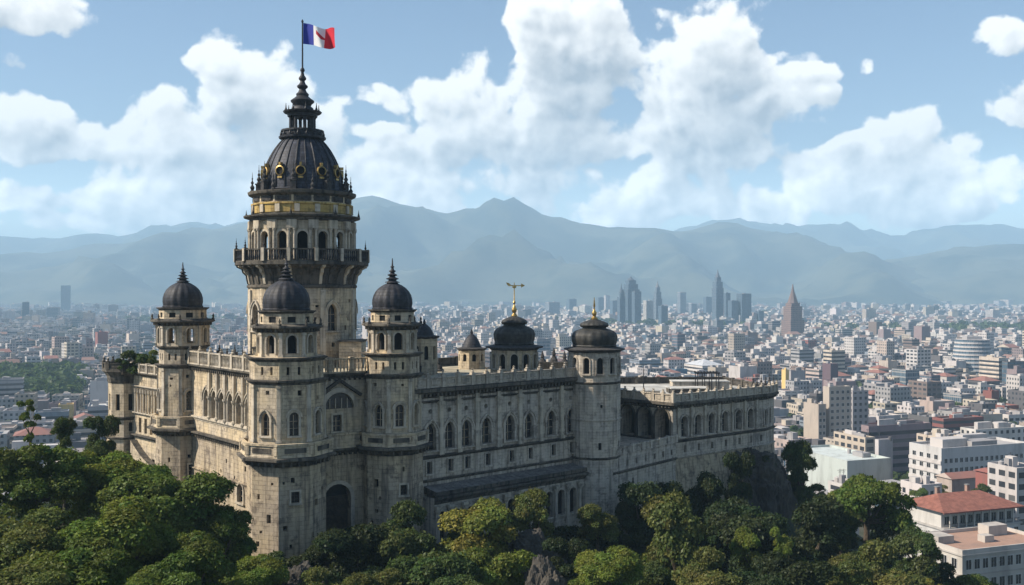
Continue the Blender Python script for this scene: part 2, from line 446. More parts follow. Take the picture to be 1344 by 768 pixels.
def window_mesh(w, h, style, t=.22, depth=.4, pane='glass', sill=True, tracery=True, mat='trim', hood=0.0):
    key = (round(w, 2), round(h, 2), style, t, depth, pane, sill, tracery, mat, hood)
    if key in WMESH: return WMESH[key]
    mb = MB()
    inn = outline(w-.006, h-.003, style); out = outline(w+2*t, h+t, style)
    if style == 'circle': out = [(x, z-t/2) for x, z in outline(w+2*t, h, style)]; out = [(x, z-t/2) for x, z in out]
    n = len(inn); pr = -.14
    rng = range(n) if style == 'circle' else range(1, n)
    for i in rng:
        j = (i+1) % n
        a, b, c, d = inn[i], inn[j], out[j], out[i]
        mb.face([(d[0], pr, d[1]), (c[0], pr, c[1]), (b[0], pr, b[1]), (a[0], pr, a[1])][::-1], 0)
        mb.face([(d[0], pr, d[1]), (c[0], pr, c[1]), (c[0], .02, c[1]), (d[0], .02, d[1])], 0)
        mb.face([(a[0], pr, a[1]), (b[0], pr, b[1]), (b[0], .1, b[1]), (a[0], .1, a[1])][::-1], 0)
    if style != 'circle' and sill:
        mb.box(-w/2-t-.08, w/2+t+.08, -.24, .10, -.2, .0, 0)
    if hood:
        ho = outline(w+2*t+2*hood, h+t+hood, style)
        for i in range(2, n-1):
            a, b, c, d = out[i], out[i+1], ho[i+1], ho[i]
            mb.face([(a[0], -.26, a[1]), (b[0], -.26, b[1]), (c[0], -.26, c[1]), (d[0], -.26, d[1])], 0)
            mb.face([(d[0], -.26, d[1]), (c[0], -.26, c[1]), (c[0], .0, c[1]), (d[0], .0, d[1])], 0)
            mb.face([(a[0], -.26, a[1]), (b[0], -.26, b[1]), (b[0], -.1, b[1]), (a[0], -.1, a[1])][::-1], 0)
    if pane:
        mb.face([(x, depth-.03, z) for x, z in outline(w+.1, h+.05, style)], 1)
        if tracery and style != 'circle':
            dd = depth-.12
            mb.box(-.045, .045, dd, dd+.06, .02, h*.86, 2)
            for k in (.3, .6): mb.box(-w/2+.01, w/2-.01, dd+.005, dd+.05, h*k-.03, h*k+.03, 2)
    me = mb.build('window', [MAT[mat], MAT[pane or 'void'], MAT['stone_base' if h > 1.6 else 'dark_stone']], obj=False)
    WMESH[key] = me
    return me
def poly(R_, n, rot, cx=0, cy=0):
    k = R_/math.cos(PI/n)
    return [(cx+k*math.cos(rot-PI/n+2*PI*i/n), cy+k*math.sin(rot-PI/n+2*PI*i/n)) for i in range(n)]
def face_mat(cx, cy, R_, ang, z): 
    """matrix of a point on a tower face whose outward normal has plan angle ang; local +y looks into the wall"""
    return T(cx+R_*math.cos(ang), cy+R_*math.sin(ang), z, ang+PI/2)
def poly_wall(mb, cx, cy, R_, n, rot, z0, z1, holes=None, depth=.45, mat=0):
    pts = poly(R_, n, rot, cx, cy); L = 2*R_*math.tan(PI/n)
    for i in range(n):
        hs = [(L/2+h[0],)+tuple(h[1:]) for h in (holes(i) if holes else [])]
        panel(mb, pts[i], pts[(i+1) % n], z0, z1, hs, depth, mat, 1, u0=i*L)
def putlogs(L, z0, z1, k, rnd, avoid=()):
    """small dark put-log holes and lost blocks scattered over a wall"""
    out = []
    for _ in range(k*6):
        if len(out) >= k: break
        w = rnd.choice((.22, .28, .4)); h = rnd.choice((.28, .4, .55))
        u = rnd.uniform(-L/2+.5, L/2-.5); z = rnd.uniform(z0+.4, z1-1)
        if all(abs(u-a[0]) > (w+a[2])/2+.55 or not (a[1]-h-.55 < z < a[1]+a[3]+.55) for a in list(avoid)+out):
            out.append((u, z, w, h, 'rect', True))
    return out
CORN = lambda z, o, h: [(0, z), (o*.25, z+h*.1), (o*.35, z+h*.35), (o*.7, z+h*.5), (o*.8, z+h*.62), (o, z+h*.7), (o, z+h), (0, z+h+.02)]
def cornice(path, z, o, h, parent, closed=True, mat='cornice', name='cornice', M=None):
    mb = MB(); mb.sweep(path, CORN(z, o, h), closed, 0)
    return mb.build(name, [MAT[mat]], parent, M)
def dentils(mb, path, z, o, h, step, w=.18, closed=True, mat=0):
    n = len(path)
    for i in range(n if closed else n-1):
        a = Vector(path[i]); b = Vector(path[(i+1) % n]); L = (b-a).length; d = (b-a)/L; k = max(1, int(L/step))
        ang = math.atan2(d.y, d.x)
        for j in range(k):
            p = a+d*(L*(j+.5)/k)
            mb.box(-w/2, w/2, -o, .02, 0, h, mat, M=T(p.x, p.y, z, ang))
def balustrade(path, z, h, parent, closed=False, step=.42, post=3.0, mats=('trim', 'trim'), name='balustrade', solid=False, crest=0.0, post_h=.12):
    mb = MB()
    mb.sweep(path, [(-.16, z), (.16, z), (.16, z+.16), (-.16, z+.16)], closed, 0)
    mb.sweep(path, [(-.18, z+h-.16), (.18, z+h-.16), (.2, z+h), (-.2, z+h), (-.18, z+h-.16)], closed, 0)
    n = len(path)
    for i in range(n if closed else n-1):
        a = Vector(path[i]); b = Vector(path[(i+1) % n]); L = (b-a).length; d = (b-a)/L; ang = math.atan2(d.y, d.x)
        kp = max(1, round(L/post))
        for j in range(kp+(0 if closed or i < n-2 else 1)):
            p = a+d*(L*j/kp)
            mb.box(-.24, .24, -.23, .23, z-.01, z+h+post_h, 0, M=T(p.x, p.y, 0, ang))
            if crest: mb.lathe([(.15, 0), (.2, .12), (.08, .25), (.17, .4), (.12, crest*.65), (.02, crest)], 6, 0, p.x, p.y, 0, z0=z+h+post_h)
        for j in range(kp):
            u0, u1 = L*j/kp+.24, L*(j+1)/kp-.24
            if solid:
                c = a+d*((u0+u1)/2)
                mb.box(-(u1-u0)/2, (u1-u0)/2, -.07, .07, z+.16, z+h-.16, 1, M=T(c.x, c.y, 0, ang))
                mb.box(-(u1-u0)/2+.25, (u1-u0)/2-.25, -.11, -.068, z+.16+(h-.32)*.22, z+.16+(h-.32)*.78, 0, M=T(c.x, c.y, 0, ang))
            else:
                k = max(1, int((u1-u0)/step))
                for q in range(k):
                    p = a+d*(u0+(u1-u0)*(q+.5)/k)
                    mb.lathe([(.05, .16), (.10, .16+(h-.32)*.3), (.045, .16+(h-.32)*.65), (.08, h-.16)], 5, 0, p.x, p.y, 1, z0=z)
    return mb.build(name, [MAT[mats[0]], MAT[mats[1]]], parent)
def finial(mb, x, y, z, s, n=10, mat=0, kind=0):
    prof = [(.34, 0), (.36, .18), (.2, .3), (.3, .55), (.34, .7), (.2, .95), (.11, 1.1), (.2, 1.3), (.22, 1.42), (.1, 1.62), (.06, 1.8), (.12, 1.95), (.05, 2.15), (.02, 2.9)]
    mb.lathe([(r*s, q*s) for r, q in prof], n, 0, x, y, mat, z0=z, apothem=False)

CX, CY, CZ = -15.0, 125.0, 53.0
castle = empty('castle', (CX, CY, CZ))
tag(castle, 'weathered limestone castle with dark domes and one tall flagged tower on the wooded hill', 'castle')
rnd = random.Random(3)

def turret(X, Y, rot, zb, rb, rs, rbel, rd, front_windows, label, base_holes=None, ledge_faces=True):
    """octagonal corner turret with ledge, belfry and ribbed dome; front_windows: faces (index) that carry shaft windows"""
    mb = MB(); n = 8
    Lb, Ls, Ll = (2*r*math.tan(PI/8) for r in (rb, rs, rbel))
    vis = (-2, -1, 0, 1, 2)
    idx = lambda i: (i+4) % 8-4
    def h_base(i):
        i = idx(i)
        hs = list((base_holes or {}).get(i, []))
        return hs+(putlogs(Lb, zb+3, 62.6, 5, rnd, hs) if i in vis else [])
    poly_wall(mb, X, Y, rb, n, rot, zb, 63.2, h_base, .5, 2)
    def h_shaft(i):
        i = idx(i)
        if i in front_windows:
            w = (0, 65.7, .95, 2.35, 'point' if i < 0 else 'round', False)
            return [w]+putlogs(Ls, 68.6, 71, 1, rnd)
        return putlogs(Ls, 65.4, 71, 2, rnd) if i in vis else []
    poly_wall(mb, X, Y, rs, n, rot, 63.2, 71.0, h_shaft, .5, 0)
    def h_band(i): return [(-.55*(Ls/3), 71.75, .28, .8, 'rect', True), (.55*(Ls/3), 71.75, .28, .8, 'rect', True)] if idx(i) in vis else []
    poly_wall(mb, X, Y, rs-.12, n, rot, 71.0, 73.4, h_band, .3, 0)
    poly_wall(mb, X, Y, rbel, n, rot, 73.4, 76.4, lambda i: [(0, 73.85, .95, 1.85, 'round', False)], .38, 0)
    poly_wall(mb, X, Y, rbel*.92, n, rot, 76.4, 78.1, lambda i: [(0, 76.95, rbel*.3, .6, 'rect', True)], .12, 0)
    mb.face([(p[0], p[1], 73.5) for p in poly(rs, n, rot, X, Y)], 0)
    mb.face([(p[0], p[1], 76.5) for p in poly(rbel+.1, n, rot, X, Y)], 0)
    t = mb.build('corner_turret', [MAT['stone'], MAT['void'], MAT['stone_base']], castle)
    t['label'] = label
    # ledge with parapet
    path = poly(rs+.75, n, rot, X, Y)
    lm = MB()
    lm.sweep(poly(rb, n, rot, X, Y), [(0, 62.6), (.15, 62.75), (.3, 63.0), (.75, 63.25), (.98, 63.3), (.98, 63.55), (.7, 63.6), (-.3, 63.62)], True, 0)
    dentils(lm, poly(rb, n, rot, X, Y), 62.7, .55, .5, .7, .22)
    lm.build('ledge', [MAT['cornice']], t)
    pm = MB()
    pm.sweep(path, [(.0, 63.62), (.05, 63.62), (.05, 63.8), (.0, 63.85), (.0, 64.75), (.12, 64.8), (.12, 65.0), (-.28, 65.0), (-.25, 63.62)], True, 0)
    Lp = 2*(rs+.75)*math.tan(PI/8)
    for i in range(n):
        a = Vector(path[i]); b = Vector(path[(i+1) % n]); d = (b-a).normalized(); ang = math.atan2(d.y, d.x); c = (a+b)/2
        for s in (-1, 1): pm.box(s*Lp*.45-.18, s*Lp*.45+.18, -.10, .02, 63.86, 64.74, 0, M=T(c.x, c.y, 0, ang))
        pm.box(-Lp*.3, Lp*.3, -.045, .02, 64.05, 64.55, 1, M=T(c.x, c.y, 0, ang))
    pm.build('parapet', [MAT['stone'], MAT['cornice']], t)
    cornice(poly(rs, n, rot, X, Y), 70.75, .38, .5, t)
    cm = cornice(poly(rs-.12, n, rot, X, Y), 73.05, .42, .42, t)
    e = MB(); e.sweep(poly(rbel, n, rot, X, Y), [(0, 75.95), (.12, 76.1), (.3, 76.25), (.62, 76.4), (.72, 76.42), (.72, 76.6), (.3, 76.75), (-.2, 76.8)], True, 0)
    dentils(e, poly(rbel, n, rot, X, Y), 76.0, .48, .36, .5, .2)
    for p in poly(rbel+.5, n, rot, X, Y): e.lathe([(.13, 0), (.16, .15), (.07, .3), (.12, .45), (.01, .8)], 6, 0, p[0], p[1], z0=76.65)
    e.build('eaves', [MAT['cornice']], t)
    cornice(poly(rbel*.92, n, rot, X, Y), 77.85, .3, .3, t)
    if X > -35:
        cc = MB(); cc.lathe([(rbel*.62, 73.52), (rbel*.62, 76.45)], 12, 0, X, Y); cc.build('belfry_dark_core', [MAT['void']], t)  # near-black core inside: the belfry's inner darkness put into its colour
    # pilaster strips at the corners
    for (rr, z0, z1, wd, mt) in ((rs, 65.02, 70.76, .42, 'trim'), (rbel, 73.5, 75.96, .34, 'trim')):
        for i, p in enumerate(poly(rr, n, rot, X, Y)):
            a = rot-PI/8+2*PI*i/8
            if math.sin(a) < .6:
                b = MB(); b.box(-wd/2, wd/2, -.10, .12, z0, z1, 0); b.box(-wd/2-.07, wd/2+.07, -.17, .1, z1-.3, z1-.02, 0); b.box(-wd/2-.07, wd/2+.07, -.17, .1, z0+.002, z0+.3, 0)
                b.build('pilaster', [MAT[mt]], t, T(p[0], p[1], 0, a+PI/2))
    for i in range(8):
        j = idx(i); a = rot+2*PI*i/8
        if j in front_windows:
            place(window_mesh(.95, 2.35, 'point' if j < 0 else 'round', hood=.12), 'window', t, face_mat(X, Y, rs, a, 65.7))
        if j in vis or True:
            place(window_mesh(.95, 1.85, 'round', t=.17, pane=None, sill=False), 'belfry_opening', t, face_mat(X, Y, rbel, a, 73.85))
        for hh in (base_holes or {}).get(j, []):
            if not hh[5]: place(window_mesh(hh[2], hh[3], hh[4], t=.16), 'window', t, face_mat(X+hh[0]*-math.sin(a), Y+hh[0]*math.cos(a), rb, a, hh[1]))
    # dome
    dm = MB(); k = rd
    prof = [(1.02, 0), (1.05, .06), (1.0, .1), (1.03, .3), (1.02, .5), (.96, .72), (.85, .92), (.68, 1.1), (.48, 1.23), (.30, 1.32), (.22, 1.4)]
    dm.lathe([(a*k, b*k) for a, b in prof], 64, 0, X, Y, 0, 16, .10, False, z0=78.15)
    do = dm.build('dome', [MAT['dome']], t, smooth=True, angle=50)
    fm = MB(); z = 78.15+1.36*k
    s = (83.75-z)/2.95
    prof = [(.62, 0), (.58, .1), (.36, .2), (.3, .34), (.5, .42), (.52, .5), (.3, .62), (.22, .78), (.38, .86), (.4, .96), (.22, 1.08), (.16, 1.25), (.28, 1.34), (.28, 1.42), (.14, 1.55), (.1, 1.8), (.18, 1.9), (.08, 2.05), (.03, 2.95)]
    fm.lathe([(a*1.35, b*s) for a, b in prof], 12, 0, X, Y, 0, z0=z, apothem=False)
    fm.build('finial', [MAT['dome']], t, smooth=True, angle=60)
    return t

A8 = R(-90+14)
T0 = (XX(240, 127), 127.0); T1 = (XX(376, 105.5), 105.5); T2 = (XX(515, 112), 112.0)
turret(*T0, R(-55), 48, 2.95, 2.72, 2.85, 2.35, (-2, 0), 'leftmost octagonal turret with a plain round dome',
       {0: [(.2, 57.2, .9, 1.9, 'rect', False)], -1: [(0, 56.5, .6, 1.4, 'rect', True)]})
turret(*T1, R(-66), 46, 3.75, 3.62, 2.75, 2.35, (-1, 0, 1), 'front octagonal turret, the widest, standing left of the gate',
       {0: [(.1, 59.0, .85, 1.15, 'rect', False), (-.9, 56.3, .4, .5, 'rect', True)], -1: [(.4, 57.0, .5, .9, 'rect', True)], 1: [(-.3, 58.4, .5, .7, 'rect', True)]})
turret(*T2, A8+R(8), 47, 3.1, 2.85, 2.38, 2.15, (-2, -1, 0, 1), 'octagonal turret standing right of the gate',
       {0: [(.4, 58.4, .8, 1.1, 'rect', False)], -1: [(-.2, 59.2, .5, .9, 'rect', True)]})

# ---- the great round tower
def great_tower():
    X, Y = XX(397, 125), 125.0
    n, rot = 16, R(-46)
    mb = MB(); L = 2*6.35*math.tan(PI/16)
    def hs(i):
        if i % 2 == 0: return [(0, 75.5, 1.3, 3.2, 'point', False), (.2, 73.6, .5, .5, 'rect', True)]
        return putlogs(L, 71.5, 80.2, 5, rnd)
    poly_wall(mb, X, Y, 6.35, n, rot, 53, 71.2, None, .5, 0)
    poly_wall(mb, X, Y, 6.35, n, rot, 71.2, 80.9, hs, .55, 0)
    rot2 = R(-78.4)
    poly_wall(mb, X, Y, 6.05, n, rot2, 83.6, 88.6, lambda i: [(0, 83.95, 1.2, 3.25, 'round', False)], .5, 0)
    poly_wall(mb, X, Y, 5.75, n, rot2, 89.1, 91.9, None, .3, 0)
    mb.face([(p[0], p[1], 88.7) for p in poly(6.0, n, rot2, X, Y)], 0)
    t = mb.build('great_tower', [MAT['stone'], MAT['void']], castle)
    t['label'] = 'tallest tower, round, with balcony, slate dome, lantern and flagpole'
    core = MB(); core.lathe([(3.6, 83.7), (3.6, 88.7)], 24, 0, X, Y); core.build('drum_dark_core', [MAT['void']], t)  # near-black cylinder gives the open drum its inner shade by colour
    for i in range(16):
        a = rot+2*PI*i/16
        if i % 2 == 0:
            place(window_mesh(1.3, 3.2, 'point', t=.34, depth=.5, hood=.16), 'window', t, face_mat(X, Y, 6.35, a, 75.5))
        else:
            b = MB(); b.box(-.3, .3, -.12, .1, 72, 80.3, 0); b.build('pilaster', [MAT['trim']], t, face_mat(X, Y, 6.5, a+R(11.25), 0))
        a2 = rot2+2*PI*i/16
        place(window_mesh(1.2, 3.25, 'round', t=.24, pane=None, sill=False), 'drum_arch', t, face_mat(X, Y, 6.05, a2, 83.95))
        b = MB()
        for s in (-.32, .32):
            b.lathe([(.19, 0), (.19, .15), (.15, .2), (.14, 3.3), (.21, 3.45), (.22, 3.6)], 8, 0, s, -.16, z0=83.9)
        b.box(-.6, .6, -.36, .2, 87.5, 87.75, 0); b.box(-.58, .58, -.30, .2, 87.75, 88.5, 0)
        b.build('paired_columns', [MAT['trim']], t, face_mat(X, Y, 6.17, a2+R(11.25), 0))
    # corbelled balcony
    c = MB()
    c.lathe([(6.38, 80.5), (6.6, 80.6), (6.6, 80.85), (6.42, 80.95), (6.45, 81.2), (6.6, 82.0), (6.9, 82.8), (7.3, 83.1), (7.75, 83.2), (8.0, 83.25), (8.0, 83.6), (6.0, 83.62)], 48, 0, X, Y, 0, apothem=False)
    c.build('balcony', [MAT['cornice']], t, smooth=True, angle=30)
    for i in range(36):
        b = MB(); pr = [(0, 80.95), (.12, 81.0), (.25, 81.5), (.32, 82.0), (.7, 82.35), (.82, 82.75), (1.38, 83.0), (1.45, 83.2), (0, 83.2)]
        for x0, x1 in ((-.17, .17),):
            for j in range(len(pr)-2):
                (o0, z0), (o1, z1) = pr[j], pr[j+1]
                b.face([(x0, -o0, z0), (x1, -o0, z0), (x1, -o1, z1), (x0, -o1, z1)], 0)
            b.face([(x0, -o, z) for o, z in pr][::-1], 0); b.face([(x1, -o, z) for o, z in pr], 0)
        b.build('corbel', [MAT['cornice' if i % 3 else 'trim']], t, face_mat(X, Y, 6.42, 2*PI*i/36, 0))
    pth = poly(7.72, 16, rot2, X, Y)
    balustrade(pth, 83.6, 1.5, t, True, .3, 3.2, ('cornice', 'iron'), 'balcony_balustrade', post_h=.1)
    for i in range(16):
        p = pth[i]
        b = MB(); b.box(-.2, .2, -.3, .26, 83.64, 85.16, 0); b.build('balcony_post', [MAT['trim']], t, T(p[0], p[1], 0, rot2-PI/16+2*PI*i/16+PI/2))
        if i in (6, 7, 13, 14, 15, 5):
            f = MB(); finial(f, p[0], p[1], 85.2, .45, 6); f.build('finial', [MAT['dark_stone']], t)
    # entablature
    e = MB()
    e.lathe([(6.05, 88.45), (6.3, 88.5), (6.3, 88.75), (6.6, 88.85), (6.95, 88.95), (7.0, 89.15), (6.3, 89.25), (5.7, 89.3)], 48, 0, X, Y, apothem=False)
    e.build('cornice', [MAT['cornice']], t, smooth=True, angle=30)
    e = MB(); e.lathe([(5.8, 89.4), (5.95, 89.45), (5.98, 90.35), (6.12, 90.4), (6.12, 90.6), (5.8, 90.62)], 48, 0, X, Y, apothem=False)
    for i in range(16):
        a = 2*PI*i/16+.1
        e.box(-.3, .3, -.14, .05, 89.45, 90.38, 1, M=face_mat(X, Y, 5.98, a, 0))
    e.build('gilded_band', [MAT['gold_stone'], MAT['trim']], t, smooth=True, angle=30)
    e = MB(); e.lathe([(5.75, 90.7), (5.85, 90.75), (5.85, 91.4), (6.1, 91.5), (6.4, 91.65), (6.5, 91.9), (6.5, 92.0), (5.2, 92.15), (4.9, 92.2)], 48, 0, X, Y, apothem=False)
    e.build('attic_cornice', [MAT['cornice']], t, smooth=True, angle=30)
    for i in range(16):
        b = MB(); b.box(-.7, .7, -.05, .05, 90.85, 91.3, 0); b.build('frieze_panel', [MAT['dark_stone']], t, face_mat(X, Y, 5.84, rot2+2*PI*i/16, 0))
        a = rot2+2*PI*(i+.5)/16
        if i % 2 == 0:
            b = MB(); finial(b, 0, 0, 0, .82, 8); b.build('finial', [MAT['dark_stone']], t, T(X+6.0*math.cos(a), Y+6.0*math.sin(a), 92.0))
        else:
            b = MB(); b.box(-.32, .32, -.32, .32, 0, 1.0, 0); b.box(-.4, .4, -.4, .4, 1.0, 1.15, 0); finial(b, 0, 0, 1.15, .8, 8)
            b.build('pinnacle', [MAT['dark_stone']], t, T(X+5.3*math.cos(a), Y+5.3*math.sin(a), 92.1, a))
        b = MB(); b.lathe([(.16, 0), (.1, .3), (.05, .5), (.01, .9)], 6, 0, 0, 0)
        if i % 2: b.build('spike', [MAT['dark_stone']], t, T(X+6.85*math.cos(a), Y+6.85*math.sin(a), 89.15))
    # dome with twelve ribs
    prof = [(4.9, 92.15), (5.0, 92.3), (4.82, 92.45), (4.8, 93.2), (4.7, 94.0), (4.5, 94.8), (4.22, 95.6), (3.85, 96.4), (3.4, 97.2), (2.9, 97.9), (2.45, 98.4), (2.2, 98.7)]
    d = MB(); d.lathe(prof, 48, 0, X, Y, apothem=False); d.build('dome', [MAT['slate']], t, smooth=True, angle=40)
    oc = R(-81)
    for i in range(24):
        a = oc+2*PI*(i+.5)/24
        pts = [(X+(r+.03)*math.cos(a), Y+(r+.03)*math.sin(a), z) for r, z in prof[2:]]
        b = MB(); b.tube(pts, [.13 if i % 2 else .075]*len(pts), 6); b.build('rib', [MAT['dome']], t)
    ring = MB(); o1 = outline(.95, .95, 'circle'); o2 = [(x*1.24, (z-.475)*1.24+.475) for x, z in o1]
    for i in range(16):
        j = (i+1) % 16
        ring.face([(o1[i][0], -.24, o1[i][1]), (o1[j][0], -.24, o1[j][1]), (o2[j][0], -.2, o2[j][1]), (o2[i][0], -.2, o2[i][1])], 0)
        ring.face([(o2[i][0], -.2, o2[i][1]), (o2[j][0], -.2, o2[j][1]), (o2[j][0], .5, o2[j][1]), (o2[i][0], .5, o2[i][1])], 0)
        ring.face([(o1[j][0], -.24, o1[j][1]), (o1[i][0], -.24, o1[i][1]), (o1[i][0], .1, o1[i][1]), (o1[j][0], .1, o1[j][1])], 0)
    ring.face([(x, -.05, z) for x, z in o1], 1)
    ring.box(-.12, .12, -.22, .3, 1.1, 1.45, 0); ring.box(-.3, .3, -.2, .3, -.42, -.2, 0)
    rme = ring.build('oculus', [MAT['gold'], MAT['void']], obj=False)
    for i in range(12):
        place(rme, 'oculus', t, face_mat(X, Y, 4.72, oc+2*PI*i/12, 93.9))
    # lantern
    l = MB()
    l.lathe([(2.3, 98.5), (2.75, 98.7), (2.8, 98.95), (2.4, 99.0), (2.4, 99.5), (2.55, 99.55), (2.55, 99.75), (1.9, 99.8), (.4, 99.8)], 16, 0, X, Y)
    for i in range(16):
        a = 2*PI*i/16; l.lathe([(.1, 0), (.14, .2), (.03, .55)], 6, 0, X+2.6*math.cos(a), Y+2.6*math.sin(a), z0=98.98)
    l.build('lantern_base', [MAT['dome']], t)
    for i in range(8):
        a = R(-90)+2*PI*(i+.5)/8
        l = MB(); l.lathe([(.26, 99.8), (.2, 100.0), (.19, 101.2), (.27, 101.4)], 8, 0, X+1.42*math.cos(a), Y+1.42*math.sin(a)); l.build('lantern_column', [MAT['dome']], t)
    l = MB()
    l.lathe([(.3, 101.35), (1.75, 101.4), (1.8, 101.7), (2.2, 101.85), (2.3, 102.05), (1.5, 102.2), (1.35, 102.3)], 16, 0, X, Y, cap=True)
    for i in range(8):
        a = R(-90)+2*PI*(i+.5)/8; l.lathe([(.12, 0), (.15, .15), (.07, .4), (.02, .95)], 6, 0, X+2.0*math.cos(a), Y+2.0*math.sin(a), z0=102.05)
    l.build('lantern_cornice', [MAT['dome']], t)
    s = MB()
    prof = [(1.35, 102.2), (1.3, 102.5), (1.0, 102.7), (1.1, 102.95), (1.4, 103.2), (1.42, 103.4), (1.0, 103.7), (.72, 103.95), (.78, 104.2), (.5, 104.5), (.38, 104.8), (.62, 105.0), (.66, 105.2), (.36, 105.5), (.26, 105.8), (.45, 106.0), (.46, 106.2), (.24, 106.5), (.16, 106.9), (.28, 107.05), (.26, 107.25), (.1, 107.5)]
    s.lathe(prof, 16, 0, X, Y, apothem=False); s.build('spire', [MAT['dome']], t, smooth=True, angle=50)
    p = MB(); p.lathe([(.1, 107.3), (.075, 112.9), (.13, 113.0), (.13, 113.15), (.02, 113.35)], 8, 0, X, Y); p.build('flagpole', [MAT['iron']], t)
    return X, Y
GX, GY = great_tower()

# ---- flat wall runs
def along(P, Q):
    P = Vector(P); Q = Vector(Q); d = (Q-P).normalized()
    return P, Q, d, Vector((d.y, -d.x)), (Q-P).length
def u_px(P, d, px):
    k = (px-672)/F
    return (k*P.y-P.x)/(d.x-k*d.y)
def wall_point(P, d, u, z): 
    p = P+d*u; return T(p.x, p.y, z, math.atan2(d.y, d.x))
def block(pts, z0, z1, name, mats, label, panels, roof_mat, parent=castle):
    """walls round a plan polygon (outside on the right of each edge), panels: {edge: holes per storey}"""
    mb = MB(); n = len(pts)
    for i in range(n):
        for (a, b, holes, dep, mt) in panels.get(i, [(z0, z1, [], .4, 0)]):
            panel(mb, pts[i], pts[(i+1) % n], a, b, holes, dep, mt, 1)
    o = mb.build(name, mats, parent)
    r = MB(); r.face([(p[0], p[1], z1-.12) for p in pts], 0, [(p[0], p[1]) for p in pts]); r.build('roof', [roof_mat], o)
    if label: o['label'] = label
    return o

# main block between the three turrets
P, Q, d, nrm, L = along(T0, T1)
MBK = [tuple(T0), tuple(T1)]
gdir = (Vector(T2)-Vector(T1)).normalized(); gin = Vector((-gdir.y, gdir.x))
g0 = Vector(T1)+gdir*2.6+gin*1.1; g1 = Vector(T2)-gdir*2.0+gin*1.1
w0 = Vector(T2)+Vector((1.9, 0.5))
main_pts = [tuple(T0), tuple(T1), tuple(g0), tuple(g1), tuple(w0), (-12, 128), (-14, 142), (-38, 143)]
wl = []      # pointed arcade windows
for px in (272, 282, 292, 303.5, 315, 327): wl.append(u_px(P, d, px))
u_door = u_px(P, d, 316)
front = {0: [(46, 63.2, [(u_door, 56.6, 1.5, 2.1, 'round', False), (u_px(P, d, 297), 60.5, .35, .5, 'rect', True), (u_px(P, d, 322), 60.2, .4, .6, 'rect', True), (u_px(P, d, 285), 57.2, .4, .7, 'rect', True),
              (u_px(P, d, 308), 59.0, .3, .35, 'rect', True), (u_px(P, d, 326), 57.4, .45, .7, 'rect', True), (u_px(P, d, 290), 59.2, .3, .4, 'rect', True)], .5, 2),
             (63.2, 71.3, [(u, 65.3, 1.55, 3.3, 'point', False) for u in wl], .7, 0)]}
Pg, Qg, dg, ng, Lg = along(g0, g1)
front[2] = [(46, 63.2, [(Lg/2-.25, 54.2, 3.1, 5.3, 'round', False)], 1.0, 2),
            (63.2, 71.3, [(Lg/2-.3, 65.15, 1.0, 1.75, 'rect', False), (Lg/2-.1, 67.55, 3.3, 1.75, 'round', True)], .6, 0)]
front[3] = [(46, 71.3, [], .3, 0)]; front[1] = [(46, 71.3, [], .3, 0)]
main = block(main_pts, 46, 71.3, 'main_block', [MAT['stone'], MAT['void'], MAT['stone_base']], 'sunlit block with pointed arcade between the turrets', front, MAT['roof'])
for u in wl: place(window_mesh(1.55, 3.3, 'point', t=.3, depth=.66, hood=.14), 'arcade_window', main, wall_point(P, d, u, 65.3))
for a, b in zip(wl, wl[1:]):
    c = MB(); c.lathe([(.26, 65.2), (.26, 65.45), (.17, 65.55), (.16, 67.4), (.27, 67.65), (.28, 67.85)], 8, 0, 0, -.22); c.box(-.2, .2, -.34, .06, 67.85, 70.6, 0)
    c.build('arcade_column', [MAT['trim']], main, wall_point(P, d, (a+b)/2, 0))
place(window_mesh(1.5, 2.1, 'round', t=.22), 'window', main, wall_point(P, d, u_door, 56.6))
place(window_mesh(1.0, 1.75, 'rect', t=.2), 'window', main, wall_point(Pg, dg, Lg/2-.3, 65.15))
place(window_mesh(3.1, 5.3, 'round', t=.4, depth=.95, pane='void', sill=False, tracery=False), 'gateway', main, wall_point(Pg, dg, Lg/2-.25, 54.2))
# door leaves in the gateway
dm = MB()
for s in (-1, 1):
    dm.box(min(0.02*s, 1.5*s), max(0.02*s, 1.5*s), .72, .8, .02, 3.9, 0)
    for k in range(4): dm.box(min(.15*s, 1.4*s), max(.15*s, 1.4*s), .68, .725, .3+k*.9, .95+k*.9, 0)
dm.build('gate_door', [plain('old_oak', (.035, .025, .018), .7, var=.5, scale=3)], main, wall_point(Pg, dg, Lg/2-.25, 54.2))
# gabled hood over the great lunette
gm = MB(); cu = Lg/2-.1
oo = outline(3.3, 1.75, 'round', 16)[1:]; o2 = outline(4.3, 2.25, 'round', 16)[1:]
for i in range(1, len(oo)-1):
    a, b, c, e = oo[i], oo[i+1], o2[i+1], o2[i]
    gm.face([(a[0], -.3, a[1]), (b[0], -.3, b[1]), (c[0], -.22, c[1]), (e[0], -.22, e[1])], 0)
    gm.face([(e[0], -.22, e[1]), (c[0], -.22, c[1]), (c[0], 0, c[1]), (e[0], 0, e[1])], 0)
    gm.face([(b[0], -.3, b[1]), (a[0], -.3, a[1]), (a[0], .1, a[1]), (b[0], .1, b[1])], 0)
for s in (-1, 1):
    Mx = Matrix.Translation((0, 0, 3.25)) @ Matrix.Rotation(s*R(34), 4, 'Y')
    gm.box(0 if s > 0 else -3.1, 3.1 if s > 0 else 0, -.5, 0, -.3, .0, 1, M=Mx)
gm.build('gable_hood', [MAT['trim'], MAT['cornice']], main, wall_point(Pg, dg, cu, 67.55))
lun = MB(); lun.face([(x, .1, z) for x, z in outline(3.2, 1.7, 'round', 16)], 0)
for k in (-1, -.35, .35, 1): lun.box(k-.05, k+.05, .02, .09, .02, 1.1, 1)
lun.build('lunette', [MAT['glass'], MAT['trim']], main, wall_point(Pg, dg, cu, 67.56))
